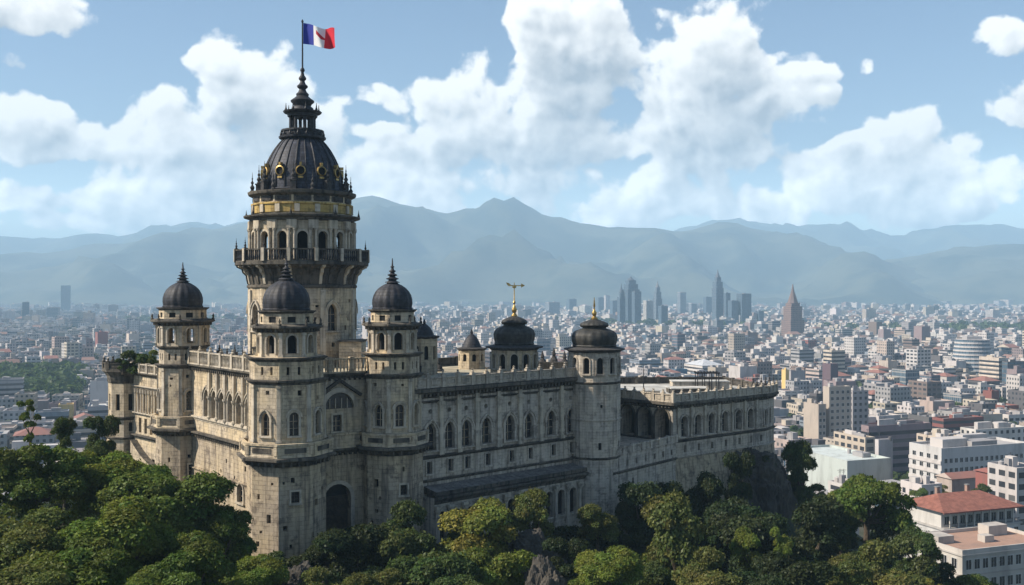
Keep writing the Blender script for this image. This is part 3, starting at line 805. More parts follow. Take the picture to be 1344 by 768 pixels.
def facade_run(p, q, parent, z, o, h, mat='cornice', name='cornice', dent=True):
    mb = MB(); mb.sweep([tuple(p), tuple(q)], CORN(z, o, h), False, 0)
    if dent: dentils(mb, [tuple(p), tuple(q)], z-.15, o*.55, .3, .55, .2, False)
    return mb.build(name, [MAT[mat]], parent)
facade_run(T0, T1, main, 70.75, .5, .6); facade_run(g0, g1, main, 70.75, .45, .6)
facade_run(T0, T1, main, 64.6, .3, .55, 'trim', 'string_course', False); facade_run(T0, T1, main, 62.75, .6, .55, 'cornice', 'ledge')
facade_run(g0, g1, main, 62.75, .75, .6, 'cornice', 'ledge')
facade_run(T0, T1, main, 58.55, .22, .3, 'stone_base', 'string_course', False)
pm = MB(); pp = [tuple(g0+ng*.55), tuple(g1+ng*.55)]
pm.sweep(pp, [(.0, 63.36), (.08, 63.36), (.08, 63.5), (0, 63.55), (0, 64.75), (.12, 64.8), (.12, 65.0), (-.25, 65.0), (-.25, 63.36)], False)
pm.build('gate_parapet', [MAT['stone']], main)
n0 = nrm*.35
balustrade([tuple(Vector(T0)+n0), tuple(Vector(T1)+n0)], 71.37, 1.6, main, False, .34, 3.2, ('trim', 'trim'), crest=.55)
balustrade([tuple(g0+ng*.3), tuple(g1+ng*.3)], 71.37, 1.6, main, False, .4, 2.6, ('stone', 'stone'))
for k in range(7):
    p = Vector(T0)+d*(5+k*2.2)-nrm*2.6; b = MB(); finial(b, p.x, p.y, 72.6 if k % 2 else 72.9, .42, 6); b.box(p.x-.3, p.x+.3, p.y-.3, p.y+.3, 71.2, 72.95 if k % 2 == 0 else 72.65, 0)
    b.build('roof_pinnacle', [MAT['dark_stone']], main)
# low roof house beside the great tower
for (px, D, w, z1) in ((462, 121, 2.6, 74.2), (345, 118, 1.6, 73.6)):
    x = XX(px, D); b = MB(); b.box(x-w/2, x+w/2, D-1.5, D+2.5, 71.2, z1, 0); b.box(x-w/2-.15, x+w/2+.15, D-1.65, D+2.65, z1, z1+.2, 1); b.build('roof_house', [MAT['stone'], MAT['cornice']], main)

# ---- long wing with the lower gallery
WA, WB = Vector((-11.2, 111.4)), Vector((9.3, 130.0))
P, Q, d, nrm, L = along(WA, WB); inn = -nrm
wing_pts = [tuple(WA), tuple(WB), tuple(WB+inn*26), tuple(WA+inn*26)]
wins = [u_px(P, d, px) for px in (565, 590, 612, 638, 669, 694, 723, 749)]
small = [u_px(P, d, px) for px in (563, 591, 613, 640, 671, 696, 726, 750)]
disc = [(a+b)/2 for a, b in zip(wins, wins[1:])]
wp = {0: [(46, 62.0, [(u, 59.95, .75, 1.35, 'rect', False) for u in small], .4, 0),
          (62.0, 68.6, [(u, 62.5, 1.45, 3.05, 'point', False) for u in wins]+[(u, 66.55, .55, .55, 'circle', True) for u in wins], .55, 0)]}
wing = block(wing_pts, 46, 69.5, 'long_wing', [MAT['stone_grey'], MAT['void'], MAT['stone_base']], 'long shaded wing with pointed windows and a lean-to gallery', wp, MAT['roof'])
up = MB(); panel(up, WA, WB, 68.6, 69.5, [], .3); up.build('frieze', [MAT['cornice']], wing)
for u in wins: place(window_mesh(1.45, 3.05, 'point', t=.3, depth=.5, hood=.16, mat='stone_grey'), 'window', wing, wall_point(P, d, u, 62.5))
for u in small: place(window_mesh(.75, 1.35, 'rect', t=.14, mat='stone_grey'), 'small_window', wing, wall_point(P, d, u, 59.95))
ends = [wins[0]-1.8]+disc+[wins[-1]+1.6]
for u in ends:
    b = MB(); b.box(-.26, .26, -.3, .05, 62.35, 67.5, 0); b.box(-.36, .36, -.42, .05, 61.9, 62.35, 0); b.box(-.4, .4, -.45, .05, 67.5, 67.9, 0); b.box(-.26, .26, -.28, .05, 67.9, 68.5, 0)
    b.build('pilaster', [MAT['trim']], wing, wall_point(P, d, u, 0))
cm = MB(); pth = [tuple(WA), tuple(WB)]
cm.sweep(pth, [(0, 68.3), (.2, 68.4), (.25, 68.7), (.7, 68.95), (.95, 69.05), (.95, 69.4), (.2, 69.5), (-.2, 69.5)])
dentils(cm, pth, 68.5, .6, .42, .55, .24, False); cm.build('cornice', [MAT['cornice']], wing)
facade_run(WA, WB, wing, 67.75, .18, .25, 'cornice', 'string_course', False)
facade_run(WA, WB, wing, 61.55, .42, .42, 'cornice', 'string_course', False)
facade_run(WA, WB, wing, 59.0, .3, .32, 'cornice', 'string_course', False)
balustrade([tuple(WA+nrm*.55), tuple(WB+nrm*.55)], 69.5, 1.15, wing, False, .45, 2.2, ('stone_grey', 'trim'), solid=True, post_h=.25, crest=.5)
balustrade([tuple(WB+inn*26), tuple(WA+inn*26)], 69.4, 1.2, wing, False, .9, 4, ('cornice', 'cornice'), 'rear_parapet', solid=True)
b = MB(); q0 = WA+inn*12+d*3; q1 = WA+inn*16+d*15; b.sweep([tuple(q0), tuple(q1)], [(-.3, 69.3), (.3, 69.3), (.35, 70.6), (-.35, 70.6)], False); b.build('roof_parapet', [MAT['dark_stone']], wing)
# gallery
ga, gb = WA+d*2.0, WB-d*1.2; e = 1.9
gal = MB()
def rail(p, o): v = p+nrm*o; return (v.x, v.y)
a0, b0, a1, b1 = rail(ga, .02), rail(gb, .02), rail(ga, e+.35), rail(gb, e+.35)
gal.face([(*a1, 58.3), (*b1, 58.3), (*b0, 58.65), (*a0, 58.65)], 0, [(0, 0), (L, 0), (L, 4), (0, 4)])
gal.face([(*a1, 57.85), (*b1, 57.85), (*b1, 58.3), (*a1, 58.3)], 1)
gal.face([(*a1, 57.85), (*a1, 58.3), (*a0, 58.65), (*a0, 57.85)], 1)
for k in range(26):
    u = 1+k*(L-4)/26; p0, p1 = ga+d*u+nrm*.05, ga+d*u+nrm*(e+.33)
    gal.tube([(p0.x, p0.y, 58.67), (p1.x, p1.y, 58.32)], [.035, .035], 4, 0)
go = gal.build('gallery_roof', [MAT['lead'], MAT['cornice']], wing)
gw = MB(); p0, p1 = Vector(rail(ga, e)), Vector(rail(gb, e)); Lw = (p1-p0).length; dgl = (p1-p0)/Lw
arches = [Lw*(i+.5)/12 for i in range(12)]
panel(gw, p0, p1, 46, 57.8, [(u, 53.0, 1.25, 3.1, 'round', False) for u in arches], .5, 0)
panel(gw, rail(ga, 0), p0, 46, 57.6); panel(gw, p1, rail(gb, 0), 46, 57.6)
gwo = gw.build('gallery_wall', [MAT['stone_grey'], MAT['void']], wing)
for u in arches: place(window_mesh(1.25, 3.1, 'round', t=.2, depth=.5, mat='trim', pane='void', tracery=False), 'gallery_arch', gwo, wall_point(p0, dgl, u, 53.0))
for i in range(13):
    u = Lw*i/12 if 0 < i < 12 else (.3 if i == 0 else Lw-.3)
    b = MB(); b.lathe([(.3, 51.9), (.3, 52.4), (.2, 52.5), (.19, 55.9), (.3, 56.15), (.32, 56.4)], 10, 0, 0, -.28); b.box(-.34, .34, -.55, .04, 56.4, 56.75, 0); b.box(-.4, .4, -.6, .04, 50, 51.9, 0)
    b.build('gallery_column', [MAT['trim']], gwo, wall_point(p0, dgl, u, 0))
cm = MB(); cm.sweep([tuple(p0), tuple(p1)], CORN(56.9, .55, .85)); cm.build('gallery_cornice', [MAT['cornice']], gwo)

# ---- domed kiosk and small domed huts on the roof, round tower at the end of the wing
def bulb_dome(mb, X, Y, z, r, zt, mat=0, lobes=16, seg=64):
    """squat ribbed dome, waist, second bulb: returns the height where the finial starts"""
    h = zt-z
    prof = [(1.0, 0), (1.06, .05), (1.02, .09), (1.08, .22), (1.1, .38), (1.04, .5), (.92, .58), (.72, .64), (.58, .67), (.56, .71), (.66, .73), (.70, .79), (.64, .86), (.48, .92), (.28, .97), (.16, 1.0)]
    mb.lathe([(a*r, b*h) for a, b in prof], seg, 0, X, Y, mat, lobes, .09, False, z0=z)
def round_pavilion(name, label, X, Y, r, n, rot, z0, ze, zt, eave, win, part_parent, mats=('stone', 'olive_dome'), shaft=None):
    mb = MB()
    if shaft: poly_wall(mb, X, Y, r, n, rot, shaft, z0, lambda i: ([(0, shaft+(z0-shaft)*.62, .4, .9, 'rect', True)] if i % 2 == 0 else [])+([(.2, shaft+(z0-shaft)*.86, .3, .4, 'rect', True)] if i % 3 == 0 else []), .3, 0)
    wz, ww, wh = win
    poly_wall(mb, X, Y, r, n, rot, z0, ze, lambda i: [(0, wz, ww, wh, 'round', False)], .4, 0)
    o = mb.build(name, [MAT[mats[0]], MAT['void']], part_parent); o['label'] = label
    for i in range(n):
        place(window_mesh(ww, wh, 'round', t=.14, depth=.36, pane='void', mat='trim' if mats[0] != 'stone_grey' else 'stone_grey', tracery=False), 'window', o, face_mat(X, Y, r, rot+2*PI*i/n, wz))
    e = MB(); e.lathe([(r, ze-.25), (r+.2, ze-.15), (r+.25, ze-.02), (r+eave, ze+.06), (r+eave+.05, ze+.2), (r*.9, ze+.42), (r*.85, ze+.45)], 32, 0, X, Y, apothem=False)
    e.build('eaves', [MAT['dark_stone']], o, smooth=True, angle=35)
    dm = MB(); bulb_dome(dm, X, Y, ze+.4, r*.84, zt); dm.build('dome', [MAT[mats[1]]], o, smooth=True, angle=50)
    return o
K = (XX(675, 134), 134.0)
k1 = round_pavilion('roof_kiosk', 'round kiosk with ribbed dome and gilded vane on the wing roof', *K, 3.0, 12, R(-90), 69.3, 72.75, 76.9, .75, (70.2, .9, 1.9), castle)
b = MB(); b.lathe([(3.15, 69.3), (3.15, 69.85), (3.0, 69.95)], 32, 0, *K, apothem=False); b.build('plinth', [MAT['stone']], k1)
f = MB(); f.lathe([(.4, 76.8), (.42, 77.0), (.2, 77.3), (.34, 77.6), (.36, 77.8), (.16, 78.2), (.1, 78.5), (.22, 78.7), (.08, 78.95), (.05, 81.3)], 10, 0, *K, apothem=False); f.build('finial', [MAT['gold']], k1, smooth=True)
f = MB(); Mv = T(K[0], K[1], 80.9, R(20))
f.box(-.75, .95, -.03, .03, -.06, .06, 0, M=Mv)
f.face([Mv @ Vector(q) for q in ((.95, 0, -.28), (1.5, 0, .02), (.95, 0, .3))], 0); f.face([Mv @ Vector(q) for q in ((-.75, 0, -.1), (-.35, 0, .0), (-.75, 0, .34), (-1.15, 0, .42), (-1.0, 0, .1))], 0)
f.box(-.2, .2, -.2, .2, -.32, -.06, 0, M=Mv)
f.build('weather_vane', [MAT['gold']], k1)
TR = (XX(780, 130), 130.0)
k2 = round_pavilion('round_tower', 'pale round tower with squat ribbed dome at the end of the wing', *TR, 3.2, 12, R(-82), 68.7, 72.7, 76.6, .65, (69.9, .8, 2.0), castle, ('stone_grey', 'olive_dome'), 47)
f = MB(); f.lathe([(.4, 76.5), (.44, 76.75), (.2, 77.0), (.3, 77.25), (.32, 77.45), (.12, 77.8), (.07, 78.1), (.14, 78.25), (.03, 79.4)], 10, 0, *TR, apothem=False); f.build('finial', [MAT['gold']], k2, smooth=True)
for z, o in ((68.55, .28), (63.9, .14), (59.2, .22)): cornice(poly(3.2, 12, R(-82), *TR), z, o, .3, k2, mat='cornice' if o > .15 else 'stone_grey', name='string_course')
def hut(px, D, r, zb, ze, zt, label):
    X = XX(px, D); mb = MB()
    poly_wall(mb, X, D, r, 8, A8, zb, ze, lambda i: [(0, zb+(ze-zb)*.42, r*.32, (ze-zb)*.36, 'round', True)], .25)
    o = mb.build('roof_turret', [MAT['stone'], MAT['void']], castle); o['label'] = label
    e = MB(); e.lathe([(r, ze-.2), (r+.35, ze), (r+.4, ze+.15), (r*.7, ze+.3)], 24, 0, X, D, apothem=False); e.build('eaves', [MAT['dark_stone']], o)
    dm = MB(); dm.lathe([(r*.78, ze+.28), (r*.72, ze+.6), (r*.5, ze+(zt-ze)*.5), (r*.22, ze+(zt-ze)*.68), (r*.1, ze+(zt-ze)*.72), (r*.13, ze+(zt-ze)*.8), (.02, zt)], 24, 0, X, D, apothem=False); dm.build('dome', [MAT['dome']], o, smooth=True)
hut(619, 143, 1.75, 69.3, 72.1, 75.0, 'small domed turret far back on the wing roof')
hut(557, 133, 1.6, 69.3, 74.2, 76.6, 'small domed turret half hidden behind the turret right of the gate')
for px, D, h in ((712, 142, 2.6), (727, 143, 3.0), (741, 141, 2.6), (575, 138, 1.8), (569, 138, 1.4), (703, 143, 1.6)):
    b = MB(); x = XX(px, D); b.lathe([(.75, 0), (.8, .3), (.62, .4), (.5, h*.45), (.2, h*.62), (.28, h*.68), (.05, h)], 8, 0, x, D, z0=69.3); b.build('roof_pinnacle', [MAT['dark_stone']], wing)
b = MB(); x = XX(725, 140); b.box(x-3.2, x+3.2, 139.6, 140.4, 69.3, 70.5, 0); b.build('roof_parapet', [MAT['cornice']], wing)

# ---- terrace block at the right
KC, RC, LC = Vector((22.0, 140.0)), Vector((38.0, 153.0)), Vector((15.2, 147.2))
RE = Vector((39.9, 156.0))
tb_pts = [tuple(LC), tuple(KC), tuple(RC), tuple(RE), (36, 174), (6, 172)]
P, Q, d, nrm, L = along(KC, RC)
tw = [u_px(P, d, px) for px in (897.5, 915.5, 933, 951, 969, 984.5)]
P2, Q2, d2, nrm2, L2 = along(LC, KC)
P3, Q3, d3, nrm3, L3 = along(RC, RE)
tp = {1: [(46, 59.6, [(u, 57.9, .5, .95, 'rect', True) for u in [t_+dx for t_ in tw for dx in (0.3,)]+[L-1.2]], .4, 0),
          (59.6, 64.7, [(u, 60.1, 1.35, 2.85, 'round', False) for u in tw]+[(u_px(P, d, 1005), 60.3, .7, 2.3, 'round', False)], .8, 0)],
      0: [(46, 59.6, [], .3, 0), (59.6, 64.7, [(L2*f_, 59.7, 2.6, 4.3, 'round', True) for f_ in (.19, .5, .81)], 3.2, 0)],
      2: [(46, 64.7, [(L3/2, 60.3, .8, 2.3, 'round', True)], .4, 0)]}
terr = block(tb_pts, 46, 64.7, 'terrace_block', [MAT['stone_grey'], MAT['void'], MAT['stone_base']], 'low flat-roofed block with round arches at the right end', tp, MAT['pale_roof'])
for u in tw: place(window_mesh(1.35, 2.85, 'round', t=.22, depth=.75, mat='stone_grey', hood=.1), 'window', terr, wall_point(P, d, u, 60.1))
place(window_mesh(.7, 2.3, 'round', t=.2, depth=.7, mat='stone_grey'), 'window', terr, wall_point(P, d, u_px(P, d, 1005), 60.3))
for f_ in (.19, .5, .81): place(window_mesh(2.6, 4.3, 'round', t=.2, depth=2.4, mat='cornice', pane='void', tracery=False, sill=False), 'loggia_arch', terr, wall_point(P2, d2, L2*f_, 59.7))  # near-black panes and darker surrounds put the loggia's shade into colour
for u in [tw[0]-1.3]+[(a+b)/2 for a, b in zip(tw, tw[1:])]+[tw[-1]+1.3]:
    b = MB(); b.lathe([(.26, 60.0), (.26, 60.25), (.17, 60.35), (.16, 62.4), (.26, 62.6)], 8, 0, 0, -.2); b.box(-.22, .22, -.34, .04, 62.6, 64.3, 0); b.build('column', [MAT['trim']], terr, wall_point(P, d, u, 0))
pth = [tuple(LC), tuple(KC), tuple(RC), tuple(RE)]
cm = MB(); cm.sweep(pth, [(0, 64.0), (.15, 64.1), (.2, 64.35), (.6, 64.55), (.8, 64.62), (.8, 64.95), (-.2, 65.0)]); dentils(cm, pth, 64.2, .5, .36, .6, .24, False); cm.build('cornice', [MAT['cornice']], terr)
cm = MB(); cm.sweep(pth, CORN(59.35, .4, .4)); cm.build('string_course', [MAT['cornice']], terr)
cm = MB(); cm.sweep(pth[1:], CORN(57.1, .3, .35)); cm.build('string_course', [MAT['stone_grey']], terr)
o_ = [Vector(p) for p in pth]
balustrade([tuple(o_[0]+nrm2*.4), tuple(o_[1]+(nrm+nrm2)*.3), tuple(o_[2]+(nrm+nrm3)*.25), tuple(o_[3]+nrm3*.4)], 64.98, 1.15, terr, False, .4, 1.7, ('stone_grey', 'trim'), solid=True, post_h=.15, crest=.4)
for a, b_ in (((36, 174), (6, 172)), ((RE.x, RE.y), (36, 174)), ((6, 172), (LC.x, LC.y))):
    balustrade([a, b_], 64.6, 1.1, terr, False, .9, 4, ('cornice', 'cornice'), 'rear_parapet', solid=True)
for k in range(6):
    p = RC+d3*(-2.2+k*.85)-nrm3*.1 if False else Vector((36.0+k*.75, 153.0+k*.55)); b = MB(); finial(b, p.x, p.y, 66.2, .5 if k % 2 else .62, 6); b.box(p.x-.22, p.x+.22, p.y-.22, p.y+.22, 65, 66.25, 0); b.build('roof_pinnacle', [MAT['dark_stone']], terr)
# roof sheds, pergola and mast on the terrace roof
for (x, y, w, dpt, h, mt) in ((19.5, 152, 4.5, 3, .9, 'stone_grey'), (27, 158, 6, 3, .7, 'cornice'), (24, 150, 1.4, 1.2, 1.3, 'dark_stone'), (30, 164, 9, 3, 1.2, 'stone_grey'), (14, 163, 5, 4, 1.6, 'stone_grey')):
    b = MB(); b.box(x-w/2, x+w/2, y-dpt/2, y+dpt/2, 64.55, 64.6+h, 0, M=None); b.box(x-w/2-.1, x+w/2+.1, y-dpt/2-.1, y+dpt/2+.1, 64.6+h, 64.72+h, 1); b.build('roof_hut', [MAT[mt], MAT['pale_roof']], terr)
pg = MB()
for ix in range(4):
    for iy in (0, 1): pg.box(29+ix*1.1-.06, 29+ix*1.1+.06, 160+iy*2-.06, 160+iy*2+.06, 64.6, 67.3, 0)
for iy in (0, 1): pg.box(28.8, 32.5, 160+iy*2-.1, 160+iy*2+.1, 67.3, 67.5, 0)
for ix in range(8): pg.box(28.9+ix*.48, 29.0+ix*.48, 159.6, 162.4, 67.5, 67.6, 0)
pg.build('pergola', [MAT['iron']], terr)
ms = MB(); ms.lathe([(.09, 64.6), (.05, 68.6), (.01, 69.0)], 6, 0, 19.3, 150.2); ms.box(18.8, 19.8, 150.17, 150.23, 67.6, 67.7, 0); ms.build('roof_mast', [MAT['iron']], terr)
# added block, unseen behind the round tower, that keeps sun off the loggia
shade_plan = [(4.5, 135.5), (12.9, 134.8), (14.6, 146.6), (5.5, 150.0)]
shade_blk = block(shade_plan, 46, 69.2, 'added_shade_block', [MAT['stone_grey'], MAT['void']], None, {}, MAT['roof'])
cornice(shade_plan, 68.7, .35, .45, shade_blk)
# low forecourt wall between the round tower and the terrace block
fp0, fp1 = Vector((12.6, 127.6)), Vector((22.3, 139.4))
P, Q, d, nrm, L = along(fp0, fp1)
fm = MB()
panel(fm, fp0, fp1, 46, 57.4, putlogs(L, 50, 57, 6, rnd) and [(L*.3, 55.6, .4, .7, 'rect', True), (L*.6, 54.6, .4, .6, 'rect', True)], .3, 2)
panel(fm, fp0, fp1, 57.4, 59.6, [(L*(i+.5)/7, 58.0, .5, .75, 'rect', True) for i in range(7)], .35, 0)
fm.face([(fp0.x, fp0.y, 59.55), (fp1.x, fp1.y, 59.55), (KC.x, KC.y, 59.55), (LC.x, LC.y, 59.55), (6, 140, 59.55)], 0)
fo = fm.build('forecourt_wall', [MAT['stone_grey'], MAT['void'], MAT['stone_grey']], castle)
cm = MB(); cm.sweep([tuple(fp0), tuple(fp1)], CORN(57.2, .3, .35)); cm.build('string_course', [MAT['cornice']], fo)
balustrade([tuple(fp0), tuple(fp1)], 59.6, 1.0, fo, False, .4, 2.2, ('stone_grey', 'stone_grey'), 'parapet', solid=True)
cm = MB(); cm.sweep([tuple(KC), tuple(RC), tuple(RE)], [(.0, 57.2), (.4, 54), (1.2, 46)]); cm.build('battered_footing', [MAT['stone_base']], terr)

# ---- left annex with corner bay
AC = Vector((XX(166, 139), 139.0))
P, Q, d, nrm, L = along(AC, T0)
lx = [L*f_ for f_ in (.26, .36, .46, .56, .66, .76)]
ap = {0: [(46, 61.0, [(L*.5, 57.0, .8, 1.3, 'rect', True)], .4, 0), (61.0, 64.0, [(u, 61.4, .8, 2.0, 'rect', True) for u in lx], .6, 0), (64.0, 67.6, [(u, 64.4, .85, 2.3, 'rect', True) for u in lx], .8, 0), (67.6, 69.3, [], .3, 0)]}
annex = block([tuple(AC), tuple(T0), (-36, 142), (-50, 152)], 46, 69.3, 'side_wing', [MAT['stone'], MAT['void']], 'low side wing with a loggia behind the leftmost turret', ap, MAT['roof'])
for z, o, h in ((68.9, .45, .5), (67.3, .3, .35), (63.75, .35, .35), (60.7, .5, .45)): facade_run(AC, T0, annex, z, o, h, 'cornice' if z > 68 or z < 61 else 'trim', 'cornice', False)
balustrade([tuple(AC+nrm*.2), tuple(Vector(T0)+nrm*.2)], 69.4, 1.2, annex, False, .4, 2.4)
for i in range(12):
    u = L*(.2+.05*i); b = MB(); b.lathe([(.17, 64.05), (.12, 64.3), (.11, 66.5), (.18, 66.75), (.19, 67.25)], 7, 0, 0, -.2); b.build('column', [MAT['trim']], annex, wall_point(P, d, u, 0))
bay = MB(); rb_ = 2.35; ra = R(-100)
poly_wall(bay, AC.x, AC.y, rb_, 8, ra, 46, 60.4, lambda i: [(0, 57.5, .5, .9, 'rect', True)] if i in (0, 7) else [], .3)
poly_wall(bay, AC.x, AC.y, rb_*.92, 8, ra, 60.4, 69.6, lambda i: [(0, 64.2, .6, 2.2, 'rect', True), (0, 61.4, .5, 1.2, 'rect', True)], .3)
bo = bay.build('corner_bay', [MAT['stone'], MAT['void']], castle); bo['label'] = 'polygonal corner bay without a dome at the far left'
bay = MB(); bay.sweep(poly(rb_*.92, 8, ra, AC.x, AC.y), [(0, 67.8), (.1, 68.0), (.2, 68.8), (.55, 69.3), (.7, 69.4), (.7, 69.7), (-.3, 69.75)], True); bay.face([(p[0], p[1], 69.7) for p in poly(rb_, 8, ra, AC.x, AC.y)]); bay.build('cornice', [MAT['cornice']], bo)
for z, o in ((62.9, .35), (60.2, .45)): cornice(poly(rb_*.92, 8, ra, AC.x, AC.y), z, o, .45, bo)
balustrade(poly(rb_+.3, 8, ra, AC.x, AC.y), 69.7, .9, bo, True, .4, 1.6, ('cornice', 'cornice'), 'crested_parapet', crest=.6, solid=True)
# sweeping scroll buttress under the loggia
sb = MB()
for k in range(9):
    t0, t1 = k/9, (k+1)/9
    z0, z1 = 57.5+2.9*(1-t0)**2, 57.5+2.9*(1-t1)**2
    u0, u1 = L*(.2+.52*t0), L*(.2+.52*t1)
    a, b_ = AC+d*u0, AC+d*u1
    for q, w_ in ((0, .9),):
        A0, B0 = a+nrm*w_, b_+nrm*w_
        sb.face([(A0.x, A0.y, 46), (B0.x, B0.y, 46), (B0.x, B0.y, z1), (A0.x, A0.y, z0)], 0); sb.face([(A0.x, A0.y, z0), (B0.x, B0.y, z1), (b_.x, b_.y, z1), (a.x, a.y, z0)], 1)
sb.build('scroll_buttress', [MAT['stone'], MAT['cornice']], annex)

# ------------------------------------------------------------------ the flag
def flag():
    nx, nz = 28, 14; W, H = 4.1, 2.55
    me = bpy.data.meshes.new('flag'); vs, fs, uv = [], [], []
    for j in range(nz+1):
        for i in range(nx+1):
            u, v = i/nx, j/nz
            x = W*u*(.98); y = .42*u**.6*math.sin(9.0*u+1.6*v)+.14*math.sin(17*u+3*v)*u
            z = H*v*(1-.10*u)-.75*u+.22*math.sin(7*u+.4+.8*v)*u**.7
            vs.append((x, y, z))
    for j in range(nz):
        for i in range(nx):
            fs.append((j*(nx+1)+i, j*(nx+1)+i+1, (j+1)*(nx+1)+i+1, (j+1)*(nx+1)+i))
    me.from_pydata(vs, [], fs)
    l = me.uv_layers.new(name='UVMap')
    for p in me.polygons:
        p.use_smooth = True
        for li in p.loop_indices:
            k = me.loops[li].vertex_index; l.data[li].uv = ((k % (nx+1))/nx, (k//(nx+1))/nz)
    m, n, b = mat_new('flag_cloth')
    sp = n.new('ShaderNodeSeparateXYZ'); n.put(sp.inputs[0], n.new('ShaderNodeTexCoord').outputs['UV'])
    u, v = sp.outputs[0], sp.outputs[1]
    c = n.mix(n.m('GREATER_THAN', u, .335), (.015, .03, .30, 1), (.78, .77, .76, 1))
    # red patch folded across the white band
    line = n.m('ABSOLUTE', n.m('SUBTRACT', n.m('ADD', v, n.m('MULTIPLY', u, 1.25)), 1.24))
    inb = n.m('MULTIPLY', n.m('LESS_THAN', line, .10), n.m('MULTIPLY', n.m('GREATER_THAN', u, .42), n.m('GREATER_THAN', v, .42)))
    c = n.mix(inb, c, (.50, .012, .03, 1))
    c = n.mix(n.m('GREATER_THAN', u, .665), c, (.58, .010, .03, 1))
    n.put(b.inputs['Base Color'], c); b.inputs['Roughness'].default_value = .8
    me.materials.append(m)
    o = place(me, 'flag', None, T(GX+.1, GY, 110.35, R(-8)))
    tag(o, 'blue, white and red tricolour flag flying from the pole of the tallest tower', 'flag')
flag()

# ------------------------------------------------------------------ hill, valley floor, mountains
HILL = [(-50, 140, 55), (-40, 127, 55), (-30, 112, 54), (-23, 104, 53.5), (-13, 110, 53.5), (0, 118, 52), (10, 126, 51), (22, 138, 50), (39, 152, 48), (32, 168, 50), (0, 150, 56), (-25, 130, 58), (10, 160, 52),
        (-45, 75, 53), (-30, 70, 51), (-15, 75, 48), (0, 80, 47), (15, 85, 46), (30, 90, 44), (42, 100, 42), (55, 112, 39), (47, 128, 44), (56, 140, 38), (0, 95, 50), (-15, 92, 51), (15, 105, 48), (28, 120, 46),
        (0, 40, 42), (-60, 60, 50), (80, 150, 24), (90, 185, 14), (70, 185, 18), (60, 225, 10), (-75, 118, 46), (-95, 170, 20), (-70, 205, 12), (-62, 150, 40), (0, 250, 6), (0, 10, 36), (-100, 60, 36), (90, 60, 22), (110, 120, 10), (-140, 120, 10), (0, 210, 30),
        (140, 170, 2), (-30, 240, 8), (60, 290, 0), (-60, 300, 0), (160, 60, 2), (-180, 60, 4), (0, -60, 10), (130, 230, 0)]
HP = np.array(HILL, float)
def hill_z(x, y):
    d2 = (HP[:, 0]-x)**2+(HP[:, 1]-y)**2+18.0
    w = d2**-1.9
    z = float((w*HP[:, 2]).sum()/w.sum())
    r = math.hypot(x+10, (y-110)*.95)
    f = max(0.0, min(1.0, (300-r)/150)); f = f*f*(3-2*f)
    return z*f
def mat_ground():
    m, n, b = mat_new('city_ground')
    pos = n.new('ShaderNodeNewGeometry').outputs['Position']
    a = n.noise(pos, .004, 6, .6); c = n.noise(pos, .03, 5, .65); e = n.noise(pos, .25, 5, .7)
    col = n.mix(n.ss(c, .38, .62), (.05, .055, .05, 1), (.15, .14, .135, 1))
    col = n.mix(n.m('MULTIPLY', n.ss(a, .52, .66), .8), col, (.035, .05, .022, 1))
    col = n.mix(n.m('MULTIPLY', n.ss(e, .55, .7), .5), col, (.26, .25, .23, 1))
    n.put(b.inputs['Base Color'], col); b.inputs['Roughness'].default_value = .95
    return m
def mat_hill():
    m, n, b = mat_new('hill_soil')
    pos = n.new('ShaderNodeNewGeometry').outputs['Position']
    a = n.noise(pos, .12, 6, .65); c = n.noise(pos, 1.4, 6, .7)
    col = n.mix(n.ss(a, .4, .62), (.022, .034, .012, 1), (.06, .052, .030, 1))
    col = n.mix(n.m('MULTIPLY', n.ss(c, .5, .68), .6), col, (.045, .07, .018, 1))
    n.put(b.inputs['Base Color'], col); b.inputs['Roughness'].default_value = .95
    bp = n.new('ShaderNodeBump'); bp.inputs['Distance'].default_value = .4; n.put(bp.inputs['Height'], c); n.put(b.inputs['Normal'], bp.outputs[0])
    return m
def grid_mesh(name, xs, ys, zf, mat, smooth=True):
    vs = [(x, y, zf(x, y)) for y in ys for x in xs]; nx = len(xs)
    fs = [(j*nx+i, j*nx+i+1, (j+1)*nx+i+1, (j+1)*nx+i) for j in range(len(ys)-1) for i in range(nx-1)]
    me = bpy.data.meshes.new(name); me.from_pydata(vs, [], fs); me.materials.append(mat)
    if smooth: me.polygons.foreach_set('use_smooth', [True]*len(fs))
    return me
FAR = 17000.0
g = MB(); g.face([(-FAR, -1500, 0), (FAR, -1500, 0), (FAR, FAR, 0), (-FAR, FAR, 0)])
tag(g.build('ground', [mat_ground()]), kind='structure')
xs = [-320+5*i for i in range(129)]; ys = [-200+5*i for i in range(125)]
def hz(x, y):
    z = hill_z(x, y)
    return (z+.9*mnoise.noise((x*.09, y*.09, 0))+.4*mnoise.noise((x*.3, y*.3, 4)) if z > 1 else z)-.3
tag(place(grid_mesh('hill', xs, ys, hz, mat_hill()), 'hill', None, Matrix.Identity(4)), kind='structure')

